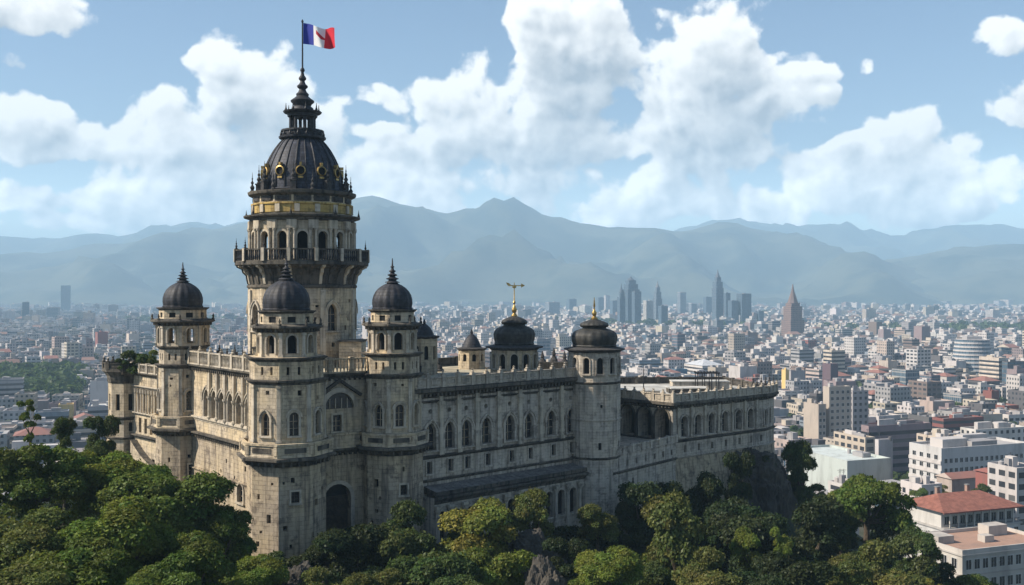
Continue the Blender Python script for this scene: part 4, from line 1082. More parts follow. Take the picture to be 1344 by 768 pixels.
def mat_mountain():
    m, n, b = mat_new('forested_slope')
    pos = n.new('ShaderNodeNewGeometry').outputs['Position']
    a = n.noise(pos, .0022, 7, .62); c = n.noise(pos, .012, 6, .65)
    col = n.mix(n.ss(a, .4, .6), (.014, .026, .018, 1), (.075, .080, .050, 1))
    col = n.mix(n.m('MULTIPLY', n.ss(c, .5, .7), .5), col, (.020, .032, .018, 1))
    n.put(b.inputs['Base Color'], col); b.inputs['Roughness'].default_value = 1
    return m
MM = mat_mountain()
def interp(pts, x):
    if x <= pts[0][0]: return pts[0][1]
    for (a, b), (c, e) in zip(pts, pts[1:]):
        if x <= c:
            t = (x-a)/(c-a); t = t*t*(3-2*t)*.5+t*.5
            return b+(e-b)*t
    return pts[-1][1]
def ridge(crest, D, depth, seed, gully=.7, step=70, back=1500, base=0.0):
    """mountain range: crest heights read along its length (m), forward slope DEPTH metres long with spurs and gullies"""
    x0, x1 = crest[0][0], crest[-1][0]
    xs = [x0+step*i for i in range(int((x1-x0)/step)+1)]
    ys = [D-depth+step*1.2*i for i in range(int((depth+back)/(step*1.2))+1)]
    def zf(x, y):
        wob = 420*mnoise.noise((x*.0007, seed, 1.7))
        h = interp(crest, x)
        yy = y-D-wob*.5
        t = 1-(-yy)/depth if yy < 0 else 1-yy/back
        t = max(0.0, min(1.0, t))
        s = t**1.35 if yy < 0 else t
        f = 0; amp = 1; q = .0009
        for k in range(5):
            f += amp*(1-2*abs(mnoise.noise((x*q+seed*3.1, y*q*.75+seed, seed)))); amp *= .5; q *= 2.1
        edge = 1-abs(2*t-1)**3 if yy < 0 else .25
        z = h*s+h*gully*(f-.9)*.5*edge*min(1, t*3)
        z += (h*.018*mnoise.noise((x*.004, seed*2, 3))+h*.01*mnoise.noise((x*.012, seed, 3)))*t
        return max(base, z)-2
    o = place(grid_mesh('hills', xs, ys, zf, MM), 'mountain', None, Matrix.Identity(4))
    return tag(o, kind='structure')
def crest_px(pts, D): return [(XX(px, D), max(5, ZZ(py, D))) for px, py in pts]
MAIN = [(-700, 372), (-300, 348), (-60, 345), (60, 332), (130, 322), (200, 312), (280, 300), (330, 290), (400, 272), (470, 263), (510, 266), (560, 274), (592, 278), (608, 271), (625, 274), (648, 265), (672, 264), (690, 274), (716, 285), (760, 293), (800, 299), (850, 303), (900, 302), (930, 296), (965, 295), (1000, 300), (1060, 314), (1110, 330), (1160, 347), (1220, 366), (1300, 378), (1400, 384)]
ridge(crest_px(MAIN, 7600), 7600, 2600, 1.0)
ridge(crest_px([(820, 384), (870, 310), (905, 296), (945, 289), (985, 291), (1040, 296), (1090, 292), (1130, 299), (1190, 300), (1250, 296), (1290, 292), (1330, 299), (1400, 305), (1600, 320), (1900, 350)], 11800), 11800, 2600, 5.0, step=95)
ridge(crest_px([(-700, 340), (-200, 318), (0, 309), (40, 313), (75, 316), (110, 309), (150, 311), (190, 305), (225, 296), (262, 291), (300, 294), (340, 290), (420, 300), (520, 340), (600, 384)], 11000), 11000, 2600, 9.0, step=95)
ridge(crest_px([(1080, 384), (1130, 358), (1180, 340), (1230, 331), (1280, 325), (1320, 318), (1380, 322), (1500, 330), (1800, 360)], 6900), 6900, 1700, 13.0)
ridge(crest_px([(480, 386), (540, 379), (600, 370), (640, 366), (700, 371), (760, 378), (830, 382), (900, 386)], 6000), 6000, 900, 17.0, step=50, back=700)
ridge(crest_px([(960, 388), (1020, 381), (1110, 374), (1200, 370), (1290, 374), (1400, 378), (1600, 384)], 6300), 6300, 900, 21.0, step=50, back=700)
ridge(crest_px([(-400, 375), (-100, 368), (60, 362), (160, 352), (260, 356), (330, 366), (450, 378)], 6500), 6500, 1000, 25.0, step=50, back=700)

# ------------------------------------------------------------------ haze: even air over the valley
HZT = 960.0
hb = MB(); hb.box(-17500, 17500, -1600, 17500, -3.0, HZT)
hm = bpy.data.materials.new('valley_haze'); hm.use_nodes = True
hn = NT(hm.node_tree); hn.t.nodes.clear()
ho = hn.new('ShaderNodeOutputMaterial'); hv = hn.new('ShaderNodeVolumePrincipled')
hv.inputs['Color'].default_value = (.51, .77, 1.0, 1); hv.inputs['Density'].default_value = 1.5e-4; hv.inputs['Anisotropy'].default_value = 0.0
hn.t.links.new(hv.outputs[0], ho.inputs['Volume'])
tag(hb.build('haze', [hm]), kind='stuff')

# ------------------------------------------------------------------ city
def wall_mat(name, kind):
    """rendered wall carrying its own colour attribute, windows set out in metres along the wall"""
    m, n, b = mat_new(name)
    at = n.new('ShaderNodeAttribute', attribute_name='Col').outputs['Color']
    sp = n.new('ShaderNodeSeparateXYZ'); n.put(sp.inputs[0], n.new('ShaderNodeTexCoord').outputs['UV'])
    u, v = sp.outputs[0], sp.outputs[1]
    pos = n.new('ShaderNodeNewGeometry').outputs['Position']
    st = n.noise(n.v('MULTIPLY', pos, (.25, .25, .06)), 1.0, 5, .65)
    col = n.mix(n.m('MULTIPLY', n.ss(st, .45, .7), .35), at, (.10, .095, .09, 1))
    if kind == 'plain':
        n.put(b.inputs['Base Color'], col)
    else:
        pu, pv, wu, wv = {'grid': (2.9, 3.2, .46, .48), 'ribbon': (60, 3.5, .985, .46), 'glass': (1.6, 3.6, .86, .74), 'wide': (4.2, 3.3, .66, .5)}[kind]
        fu = n.m('FRACT', n.m('DIVIDE', u, pu)); fv = n.m('FRACT', n.m('DIVIDE', v, pv))
        mu = n.m('LESS_THAN', n.m('ABSOLUTE', n.m('SUBTRACT', fu, .5)), wu/2)
        mv = n.m('LESS_THAN', n.m('ABSOLUTE', n.m('SUBTRACT', fv, .55)), wv/2)
        win = n.m('MULTIPLY', mu, mv)
        wnr = n.new('ShaderNodeTexWhiteNoise', noise_dimensions='2D')
        cb = n.new('ShaderNodeCombineXYZ'); n.put(cb.inputs[0], n.m('FLOOR', n.m('DIVIDE', u, pu))); n.put(cb.inputs[1], n.m('FLOOR', n.m('DIVIDE', v, pv)))
        n.put(wnr.inputs['Vector'], cb.outputs[0])
        g0 = (.05, .085, .12, 1) if kind == 'glass' else (.028, .032, .04, 1)
        g1 = (.10, .16, .21, 1) if kind == 'glass' else (.13, .125, .12, 1)
        gc = n.mix(n.m('POWER', wnr.outputs[0], 3.0), g0, g1)
        n.put(b.inputs['Base Color'], n.mix(win, col, gc))
        n.put(b.inputs['Roughness'], n.lin(win, 0, 1, .85, .22))
    if kind == 'plain': b.inputs['Roughness'].default_value = .85
    b.inputs['Specular IOR Level'].default_value = .35
    return m
CM = [wall_mat('wall_with_windows', 'grid'), wall_mat('wall_with_ribbon_windows', 'ribbon'), wall_mat('curtain_wall', 'glass'), wall_mat('rendered_wall', 'plain'), wall_mat('wall_with_wide_windows', 'wide')]
KIND = {'grid': 0, 'ribbon': 1, 'glass': 2, 'plain': 3, 'wide': 4}
WHITE, CREAM, GREY, BEIGE, BROWN, MAUVE, RED, DARK, OCHRE, BLUE, TILE, PINK = ((.49, .455, .435), (.46, .395, .32), (.31, .295, .295), (.38, .325, .27), (.20, .15, .13), (.24, .185, .185), (.23, .085, .07), (.10, .095, .10), (.60, .42, .16), (.20, .23, .27), (.26, .12, .095), (.42, .33, .29))
CNAME = {WHITE: 'white', CREAM: 'cream', GREY: 'grey', BEIGE: 'beige', BROWN: 'brown', MAUVE: 'mauve', RED: 'dark red', DARK: 'charcoal', OCHRE: 'ochre', BLUE: 'blue-grey', PINK: 'pinkish'}
YAW = R(20)
LAND = []          # (phrase, px, py) landmarks that labels may lean on
FOOT = []          # footprints already taken (x, y, radius)
ROOFS = ((.32, .30, .295), (.26, .245, .245), (.38, .36, .35), (.20, .19, .19), (.28, .22, .20), (.24, .205, .20))
crnd = random.Random(11)
def bld_parts(w, dp, h, col, kind, roof='flat', seed=0, huts=2, roofcol=None, bands=False):
    """meshes (walls, roof, [huts]) of one building in local coordinates, base at z=0"""
    r = random.Random(seed); k = KIND[kind]; x, y = w/2, dp/2
    wl = MB()
    jj = r.uniform(.88, 1.1); cj = tuple(c*jj*r.uniform(.98, 1.02) for c in col)
    for (a, b, L, u0) in (((-x, -y), (x, -y), w, 0), ((x, -y), (x, y), dp, w), ((x, y), (-x, y), w, w+dp), ((-x, y), (-x, -y), dp, 2*w+dp)):
        pu = {0: 2.9, 1: 60, 2: 1.6, 3: 1, 4: 4.2}[k]
        nn = max(1, round(L/pu)); uo = u0*0
        U = nn*pu if k != 1 else 59
        wl.face([(*a, 0), (*b, 0), (*b, h), (*a, h)], k, [(0, 0), (U, 0), (U, h), (0, h)], cj)
        if roof == 'flat':   # parapet
            wl.face([(*a, h), (*b, h), (*b, h+.9), (*a, h+.9)], 3, [(0, 0), (L, 0), (L, 1), (0, 1)], cj)
            ai, bi = (a[0]*(1-.5/x), a[1]*(1-.5/y)), (b[0]*(1-.5/x), b[1]*(1-.5/y))
            wl.face([(*a, h+.9), (*b, h+.9), (*bi, h+.9), (*ai, h+.9)], 3, None, cj)
            wl.face([(*bi, h), (*ai, h), (*ai, h+.9), (*bi, h+.9)], 3, None, cj)
    if bands:
        for q in range(1, int(h/3.5)):
            zz = q*3.5; wl.box(-x-.25, x+.25, -y-.25, y+.25, zz-.18, zz+.22, 3, tuple(c*1.25 for c in cj))
    rf = MB(); rc = roofcol or (TILE if roof in ('gable', 'hip') else r.choice(ROOFS))
    if roof == 'flat': rf.face([(-x, -y, h+.05), (x, -y, h+.05), (x, y, h+.05), (-x, y, h+.05)], 3, None, rc)
    else:
        rh = min(w, dp)*.22; e = .5
        ridge_ = max(0.0, w/2-(dp/2 if roof == 'hip' else 0))
        A, B = (-ridge_, 0, h+rh), (ridge_, 0, h+rh)
        c = [(-x-e, -y-e, h), (x+e, -y-e, h), (x+e, y+e, h), (-x-e, y+e, h)]
        rf.face([c[0], c[1], B, A], 3, None, rc); rf.face([c[2], c[3], A, B], 3, None, rc)
        rf.face([c[1], c[2], B], 3, None, rc if roof == 'hip' else cj); rf.face([c[3], c[0], A], 3, None, rc if roof == 'hip' else cj)
        rf.face(c[::-1], 3, None, cj)
    hs = []
    if roof == 'flat':
        for _ in range(huts):
            hw, hd, hh = r.uniform(.12, .3)*w, r.uniform(.15, .4)*dp, r.uniform(1.6, 3.4)
            hx, hy = r.uniform(-.3, .3)*w, r.uniform(-.25, .25)*dp
            m = MB(); m.box(hx-hw/2, hx+hw/2, hy-hd/2, hy+hd/2, h+.04, h+hh, 3, tuple(c*(.75+.4*r.random()*0+.2) for c in r.choice((col, GREY, WHITE)))); hs.append(m)
    return wl, rf, hs
def building(name, label, cat, x, y, z, w, dp, h, col, kind, roof='flat', yaw=YAW, parts=True, seed=None, huts=2, roofcol=None, group=None, bands=False):
    wl, rf, hs = bld_parts(w, dp, h, col, kind, roof, crnd.random() if seed is None else seed, huts, roofcol, bands)
    M = T(x, y, z, yaw)
    o = wl.build(name, CM, None, M)
    rf.build('roof', CM, o, M)
    for m in hs: m.build('roof_hut', CM, o, M)
    if roof == 'flat' and y < 640 and PX(x, y) > 1000:
        r = random.Random(int(x*31+y)); 
        for q in range(r.randint(2, 4)):
            tx, ty = r.uniform(-.4, .4)*w, r.uniform(-.38, .38)*dp
            m = MB()
            if q % 2: m.lathe([(.8, h+.1), (.8, h+1.7), (.2, h+1.95), (.02, h+2.0)], 10, 0, tx, ty, 3, apothem=False, col=r.choice((WHITE, DARK, GREY))); m.build('water_tank', CM, o, M)
            else:
                m.box(tx-.05, tx+.05, ty-.05, ty+.05, h, h+4, 3, DARK); m.box(tx-.8, tx+.8, ty-.03, ty+.03, h+3.6, h+3.7, 3, DARK); m.box(tx-.5, tx+.5, ty-.03, ty+.03, h+3.1, h+3.2, 3, DARK); m.build('aerial', CM, o, M)
    tag(o, label, cat, group)
    FOOT.append((x, y, .5*math.hypot(w, dp)))
    return o
def feat(px0, px1, pyt, pyb, col, kind, label, land=None, D=None, roof='flat', s=.25, name='city_building', cat='building', huts=2, roofcol=None, yaw=YAW, bands=False, zb=0.0):
    """a building whose near corner, width and roof line are read from the photograph, set at its real distance and size"""
    D = D or (CAMZ-zb)*F/(pyb-384)
    Wm = (px1-px0)/F*D; h = ZZ(pyt, D)-zb
    w, dp = (1-s)*Wm/math.cos(abs(yaw)), s*Wm/math.sin(abs(yaw))
    cx = XX((px0+px1)/2, D)
    o = building(name, label, cat, cx, D+dp*.5*math.cos(yaw)+w*.5*math.sin(abs(yaw))*.5, zb, w, dp, h, col, kind, roof, yaw, huts=huts, roofcol=roofcol, bands=bands)
    LAND.append((land or label, (px0+px1)/2, (pyt+pyb)/2))
    return o, D, Wm, h, w, dp
def spire_tower(px, pyb, pyt, wpx, col, kind, label, land, steps, spire=True, name='skyscraper', D=None):
    """tower built of stacked shafts: steps are (width share, row of the top)"""
    D = D or CAMZ*F/(pyb-384); x = XX(px, D); W = wpx/F*D
    mb = MB(); z = 0
    for f, pyr in steps:
        z1 = ZZ(pyr, D); a = W*f/2
        nn = max(1, round(2*a/1.6))*1.6 if kind == 'glass' else 2*a
        mb.box(-a, a, -a, a, z, z1, mats=[KIND[kind]]*4+[3], col=col); z = z1
    o = mb.build(name, CM, None, T(x, D, 0, YAW))
    if spire:
        s = MB(); a = W*steps[-1][0]*.5; zt = ZZ(pyt, D)
        s.lathe([(a, z), (a*.62, z+(zt-z)*.35), (a*.3, z+(zt-z)*.62), (.02*W, zt)], 8, 0, 0, 0, 3, col=tuple(c*.85 for c in col))
        s.build('spire', CM, o, T(x, D, 0, YAW))
    tag(o, label, 'tower'); LAND.append((land, px, (pyt+pyb)/2)); FOOT.append((x, D, W*.75))
    return o
# skyline
GL = (.085, .10, .125); PALE = (.40, .38, .36)
def slab(px0, px1, pyt, pyb, col, kind, label, land=None, cat='tower', **k): return feat(px0, px1, pyt, pyb, col, kind, label, land, name='skyscraper', cat=cat, huts=1, **k)
slab(76.5, 91, 375, 411, GL, 'glass', 'single dark slab tower far off at the left, taller than its neighbours', 'the dark slab tower on the left')
slab(27, 37, 397, 426, GL, 'glass', 'narrow dark tower at the far left, paired with a wider pale block', None)
slab(36, 47, 414, 427, GREY, 'glass', 'low grey block just right of the narrow dark tower at the far left')
slab(58, 75, 404, 423, GREY, 'glass', 'squat grey tower left of the tallest dark slab at the left', 'the squat grey tower on the left')
slab(716, 735, 397, 417, GREY, 'glass', 'wide grey office block nearest to the kiosk dome with the gilded vane')
slab(744, 757, 393, 413, GL, 'glass', 'small dark block just left of the round tower dome in the distance')
slab(783, 793, 391, 414, GL, 'glass', 'slim dark slab close to a white slab behind the round tower dome')
slab(793, 801, 388, 412, WHITE, 'grid', 'slim white slab among dark towers behind the round tower dome')
slab(801, 814, 395, 418, GL, 'glass', 'short dark block leaning against the cluster of spired dark towers')
spire_tower(815.5, 427, 372, 8, GL, 'glass', 'thin spiked tower on the left side of the dark tower cluster', 'the spiked tower', [(1, 390), (.6, 384)])
spire_tower(828, 427, 363, 17, GL, 'glass', 'stepped dark tower crowned by a blunt cap, middle of the tower cluster', 'the stepped dark tower', [(1, 380), (.82, 373), (.6, 368)])
slab(830, 842, 383, 428, GL, 'glass', 'flat-topped dark tower on the right side of the tower cluster', 'the flat-topped dark tower')
slab(845, 858, 395, 425, PALE, 'grid', 'pale beige tower between the dark cluster and a slim spired tower')
spire_tower(863, 424, 369, 9, (.2, .2, .21), 'glass', 'slim pale grey spired tower right of the dark tower cluster', 'the slim spired tower', [(1, 392), (.8, 383), (.55, 377)])
slab(865, 877, 402, 430, GL, 'glass', 'short dark tower standing before the slim spired tower')
slab(890, 901, 384, 416, GREY, 'glass', 'lone grey tower midway between the dark cluster and the needle tower')
slab(905, 915, 399, 417, GREY, 'glass', 'low grey block right of the lone grey tower')
slab(924, 935, 390, 416, GL, 'glass', 'dark tower just left of the tall needle tower')
spire_tower(942, 427, 354, 11, (.12, .13, .16), 'glass', 'tallest needle-topped tower of the distant skyline', 'the needle tower', [(1, 378), (.85, 370), (.55, 364)])
slab(951, 959, 385, 426, GL, 'glass', 'dark blue tower touching the right side of the needle tower', 'the dark blue tower by the needle tower')
slab(957, 970, 395, 428, GL, 'glass', 'lower dark blue link between two taller dark blue towers')
slab(969, 987, 386, 428, GL, 'glass', 'broad dark blue glass tower at the right end of the skyline group', 'the broad blue glass tower')
slab(940, 968, 421, 430, BLUE, 'glass', 'long low blue building at the foot of the needle tower', cat='building')
slab(968, 979, 414, 428, WHITE, 'grid', 'small white block at the foot of the broad blue glass tower')
slab(987, 994, 411, 427, PINK, 'grid', 'small pinkish block right of the broad blue glass tower')
slab(994, 1003, 409, 427, GL, 'glass', 'small dark block between the blue glass tower and the church spire')
spire_tower(1040.5, 447, 373, 21, (.20, .135, .12), 'grid', 'brown gothic church tower with a tall pointed spire above the roofs', 'the brown church spire', [(1, 420), (.82, 402), (.62, 398)], name='church_tower')
for q, (dx, hpy) in enumerate(((-7.5, 396), (7.5, 396))):
    D = 1700; o = bpy.data.objects['church_tower']
    b = MB(); b.lathe([(3.0, 0), (3.0, 40), (2.6, 41), (.1, ZZ(hpy, D))], 8, 0, XX(1040.5+dx, 1715), 1712, 3, col=(.19, .13, .115)); b.build('pinnacle', CM, o)
# landmarks of the middle distance and the near right
feat(115, 152, 502, 546, WHITE, 'plain', 'blank white warehouse left of the castle, beyond the trees', 'the blank white warehouse', s=.12)
feat(70, 94, 533, 556, OCHRE, 'plain', 'small ochre-walled block beyond the left trees', 'the small ochre block', s=.3, D=640)
feat(100, 155, 535, 560, GREY, 'ribbon', 'long low hall with a pale roof left of the castle', 'the long pale-roofed hall', s=.3, roofcol=(.55, .54, .52), D=610)
feat(84, 128, 560, 585, PINK, 'plain', 'low hall with a reddish hipped roof behind the left trees', 'the reddish-roofed hall', s=.35, D=560, roof='hip', roofcol=(.36, .25, .22))
feat(88, 120, 457, 480, PINK, 'grid', 'pinkish block of flats in the left city, with a taller grey neighbour', s=.35)
feat(108, 121, 446, 478, MAUVE, 'grid', 'tall mauve block of flats in the left city', 'the tall mauve block on the left', s=.4)
feat(829, 868, 474, 496, BLUE, 'ribbon', 'blue-white banded block just right of the round tower', 'the blue-white banded block', bands=True)
feat(848, 868, 452, 480, GREY, 'grid', 'plain grey block behind the blue-white banded block', 'the plain grey block')
feat(844, 869, 441, 452, (.08, .12, .17), 'glass', 'dark blue flat-topped building behind the plain grey block', s=.2)
feat(882, 903, 486, 502, (.07, .15, .22), 'plain', 'bright blue shed roof beyond the terrace roof', 'the bright blue shed', roofcol=(.08, .20, .30), s=.2)
feat(905, 952, 480, 497, WHITE, 'ribbon', 'long white stadium-like hall with dark bands beyond the terrace roof', 'the long white hall', s=.35, roof='hip', roofcol=(.45, .46, .48))
feat(1028, 1036, 487, 520, OCHRE, 'plain', 'bright ochre-walled sliver of a house right of the terrace block', 'the bright ochre wall', s=.4, D=800)
feat(1034, 1058, 488, 522, GREY, 'plain', 'blank grey block attached to the bright ochre wall', s=.15, D=810)
feat(1084, 1101, 479, 522, (.12, .08, .09), 'plain', 'dark maroon tower block with blank walls', 'the dark maroon block', s=.35)
feat(1164, 1182, 497, 530, CREAM, 'grid', 'slender cream block left of a taller grey glass block', s=.5, D=780)
feat(1179, 1209, 487, 532, GREY, 'glass', 'grey glass-fronted block in front of the round glass tower', 'the grey glass-fronted block', s=.3, D=790)
feat(1204, 1238, 503, 545, BROWN, 'wide', 'brown office block with a cream side wall', 'the brown office block', s=.35, D=720)
feat(1296, 1313, 515, 545, RED, 'plain', 'dark red brick block near the right edge', 'the dark red brick block', D=690, s=.3)
feat(1229, 1299, 551, 580, RED, 'ribbon', 'long dark red office building with a flat roof', 'the long dark red office', D=560, s=.1, huts=3)
feat(1299, 1322, 471, 512, CREAM, 'ribbon', 'cream banded block left of a dark one at the right edge', 'the cream banded block', bands=True, s=.5)
feat(1318, 1350, 476, 514, DARK, 'glass', 'dark glass block at the right edge, behind the cream banded block', s=.1)
feat(1248, 1270, 475, 500, WHITE, 'plain', 'white podium at the foot of the round glass tower', s=.3, D=940)
def round_glass_tower():
    D = 960; x = XX(1276, D); r = 25/F*D; h = ZZ(443, D); mb = MB()
    k = int(h/3.6)
    for i in range(k):
        z = i*3.6; rr = r*(1-.16*max(0, (i-k+6)/6))
        mb.lathe([(rr, z), (rr, z+1.3)], 28, 0, 0, 0, 3, apothem=False, col=WHITE); mb.lathe([(rr*.975, z+1.3), (rr*.975, z+3.6)], 28, 0, 0, 0, 2, apothem=False, col=BLUE)
        mb.lathe([(rr*.975, z+1.3), (rr, z+1.3)], 28, 0, 0, 0, 3, apothem=False, col=WHITE); mb.lathe([(rr, z+3.6), (rr*.97, z+3.6)], 28, 0, 0, 0, 3, apothem=False, col=WHITE)
    mb.face([(r*.84*math.cos(2*PI*i/28), r*.84*math.sin(2*PI*i/28), k*3.6) for i in range(28)], 3, None, WHITE)
    o = mb.build('round_office_tower', CM, None, T(x, D, 0)); b = MB(); b.box(-r*.4, r*.4, -r*.3, r*.3, k*3.6, k*3.6+3, 3, GREY); b.build('roof_hut', CM, o, T(x, D, 0))
    tag(o, 'round glass office tower with white floor bands', 'tower'); LAND.append(('the round glass tower', 1276, 470)); FOOT.append((x, D, r))
round_glass_tower()

def win_grid(o, x, y, z0, w, dp, yaw, face, n, rows, ww, wh, zs, step, z_first, label=None, mat_frame=None):
    """real windows, one object each, set proud of a wall: face 0 = front, 3 = left side"""
    key = ('city', ww, wh)
    if key not in WMESH:
        mb = MB()
        mb.box(-ww/2-.12, ww/2+.12, -.10, .0, -.14, .0, 0, (.5, .49, .47)); mb.box(-ww/2-.12, ww/2+.12, -.07, 0, wh, wh+.12, 0, (.5, .49, .47))
        for s in (-1, 1): mb.box(min(s*ww/2, s*(ww/2+.12)), max(s*ww/2, s*(ww/2+.12)), -.07, 0, .0, wh, 0, (.5, .49, .47))
        mb.face([(-ww/2, -.02, 0), (ww/2, -.02, 0), (ww/2, -.02, wh), (-ww/2, -.02, wh)], 1, None, (.02, .02, .02)); mb.box(-.04, .04, -.05, -.02, 0.01, wh-.01, 0, (.4, .4, .39))
        WMESH[key] = mb.build('window', [CM[3], MAT['glass']], obj=False)
    M0 = T(x, y, z0, yaw)
    for r_ in range(rows):
        for c in range(n):
            t = (c+.5)/n-.5
            L = Matrix.Translation((t*w*.96, -dp/2, z_first+r_*zs)) if face == 0 else Matrix.Translation((-w/2, -t*dp*.9, z_first+r_*zs)) @ Matrix.Rotation(-PI/2, 4, 'Z')
            place(WMESH[key], 'window', o, M0 @ L)
def near(px0, px1, pyt, pyb, col, kind, label, land, D, s, **k):
    o, D, Wm, h, w, dp = feat(px0, px1, pyt, pyb, col, kind, label, land, D=D, s=s, **k)
    m = WM[o]; return o, m.translation.x, m.translation.y, w, dp, h
# beige high-rise with its lower neighbour
o, x, y, w, dp, h = near(1083, 1120, 510, 596, BEIGE, 'plain', 'tall beige block of flats with rows of small windows', 'the tall beige flats', 500, .12)
win_grid(o, x, y, 0, w, dp, YAW, 0, 4, 11, 1.5, 1.5, 3.1, 0, h-33.6)
o, x, y, w, dp, h = near(1063, 1085, 533, 598, BEIGE, 'plain', 'lower beige block of flats with a sunlit side left of the tall flats', 'the lower beige flats', 495, .5)
win_grid(o, x, y, 0, w, dp, YAW, 0, 2, 5, 1.3, 1.5, 3.1, 0, h-17)
feat(1116, 1142, 515, 590, GREY, 'grid', 'grey block of flats behind the tall beige flats', D=540, s=.1)
feat(1066, 1084, 519, 545, DARK, 'ribbon', 'dark roof storey behind the lower beige flats', D=520, s=.3)
# mauve office slab with ribbon windows
feat(1132, 1233, 561, 640, MAUVE, 'ribbon', 'wide mauve office slab with dark ribbon windows', 'the mauve office slab', D=440, s=.05, huts=3)
feat(1113, 1150, 577, 640, CREAM, 'wide', 'yellow-cream block with a sunlit balcony side', 'the yellow-cream block', D=425, s=.6)
feat(1150, 1174, 580, 640, WHITE, 'plain', 'blank pale box in front of the mauve office slab', D=410, s=.1, huts=0)
feat(1066, 1176, 607, 640, (.45, .48, .46), 'plain', 'broad low hall with a pale greenish roof behind the spreading tree', 'the broad low hall', D=392, s=.4, roofcol=(.50, .54, .52), huts=1)
# long white slab with a grid of windows
o, x, y, w, dp, h = near(1210, 1372, 590, 645, (.44, .43, .42), 'plain', 'long white slab with rows of square windows and a sunlit banded end', 'the long white slab', 352, .125, huts=4)
win_grid(o, x, y, 0, w, dp, YAW, 0, 17, 4, 1.25, 1.5, 3.3, 0, h-14.2)
bm_ = MB()
for q in range(4): bm_.box(-w/2-.35, -w/2, -dp/2, dp/2, h-14.6+q*3.3, h-13.4+q*3.3, 3, WHITE)
bm_.build('balcony_bands', CM, o, T(x, y, 0, YAW))
win_grid(o, x, y, 0, w, dp, YAW, 3, 4, 4, 1.6, 1.5, 3.3, 0, h-13.1)
feat(1268, 1360, 566, 600, WHITE, 'grid', 'white rooftop block rising behind the long white slab', D=385, s=.1, huts=3)
feat(1218, 1268, 577, 600, CREAM, 'wide', 'cream flat-roofed block half hidden behind the long white slab', D=380, s=.3, huts=3)
# red roofed house with loggia floor
def red_house():
    D = 236; sc = D/F
    W = 140*sc; w, dp = W/math.cos(YAW)*.86, 13.0
    x, y = XX(1277, D), D+6; h0 = ZZ(690, D); h1 = ZZ(668, D); M = T(x, y, 0, YAW)
    mb = MB()
    mb.box(-w/2, w/2, -dp/2, dp/2, 0, h0, 3, (.52, .51, .50)); mb.box(-w/2+.5, w/2-.5, -dp/2+1.4, dp/2-.5, h0, h1, 3, (.50, .48, .45))
    mb.box(-w/2-.3, w/2+.3, -dp/2-.3, dp/2+.3, h0-.25, h0+.12, 3, (.40, .38, .36))
    o = mb.build('red_roofed_house', CM, None, M)
    rf = MB(); rh = ZZ(653, D)-h1; e = .7; X_, Y_ = w/2+e, dp/2+e
    c = [(-X_, -Y_, h1), (X_, -Y_, h1), (X_, Y_, h1), (-X_, Y_, h1)]; A, B = (-w/2+5, 1, h1+rh), (w/2-5, 1, h1+rh)
    for f in ([c[0], c[1], B, A], [c[2], c[3], A, B], [c[1], c[2], B], [c[3], c[0], A]): rf.face(f, 0)
    rf.face(c[::-1], 1, None, (.4, .35, .3)); rf.box(-X_, X_, -Y_-.05, -Y_+.2, h1-.3, h1-.02, 1, (.25, .08, .06))
    roof = rf.build('tiled_roof', [MAT['tile'], CM[3]], o, M)
    for px_ in (-5, 4): b = MB(); b.box(px_-.4, px_+.4, 2, 2.8, h1+1, h1+rh+1.1, 3, (.3, .2, .16)); b.box(px_-.5, px_+.5, 1.9, 2.9, h1+rh+1.1, h1+rh+1.3, 3, (.2, .2, .2)); b.build('chimney', CM, roof, M)
    for i in range(9):
        t = -w/2+2+i*(w-4)/8
        b = MB(); b.box(t-.16, t+.16, -dp/2+.1, -dp/2+.4, h0+.12, h1-.05, 3, (.5, .47, .43)); b.build('post', CM, o, M)
    rl = MB(); rl.box(-w/2+.1, w/2-.1, -dp/2+.12, -dp/2+.2, h0+1.0, h0+1.1, 3, (.08, .07, .07))
    for i in range(80): t = -w/2+.2+i*(w-.4)/79; rl.box(t-.02, t+.02, -dp/2+.13, -dp/2+.19, h0+.12, h0+1.0, 3, (.08, .07, .07))
    rl.build('balcony_rail', CM, o, M)
    win_grid(o, x, y, 0, w-1, dp-2.8, YAW, 0, 9, 1, 1.3, 1.9, 3, 0, h0+.6)
    for (u0, n_, z_) in ((0.24, 5, h0-2.9), (0.24, 5, h0-6.2)):
        for i in range(n_):
            place(WMESH[('city', 1.3, 1.9)], 'window', o, M @ Matrix.Translation((w*(.02+.105*i), -dp/2, z_)))
    for (u, z_) in ((-.3, h0-3.2), (-.18, h0-3.0), (-.08, h0-3.4)): place(WMESH[('city', 1.25, 1.5)], 'window', o, M @ Matrix.Translation((w*u, -dp/2, z_)))
    win_grid(o, x, y, 0, w, dp, YAW, 3, 4, 2, 1.25, 1.5, 3.3, 0, h0-6.2)
    tag(o, 'white house with a red tiled roof and a railed loggia floor', 'house'); LAND.append(('the house with the railed loggia', 1277, 680)); FOOT.append((x, y, 16))
def tile_mat():
    m, n, b = mat_new('clay_roof_tiles')
    pos = n.new('ShaderNodeNewGeometry').outputs['Position']
    f = n.noise(pos, .8, 6, .7)
    wv = n.new('ShaderNodeTexWave'); wv.wave_type = 'BANDS'; wv.bands_direction = 'X'; n.put(wv.inputs['Vector'], pos); wv.inputs['Scale'].default_value = 1.1; wv.inputs['Distortion'].default_value = .6
    c = n.mix(n.ss(f, .3, .7), (.15, .055, .040, 1), (.30, .12, .085, 1)); c = n.mix(n.m('MULTIPLY', wv.outputs['Fac'], .35), c, (.16, .06, .04, 1))
    n.put(b.inputs['Base Color'], c); b.inputs['Roughness'].default_value = .9
    return m
MAT['tile'] = tile_mat()
red_house()
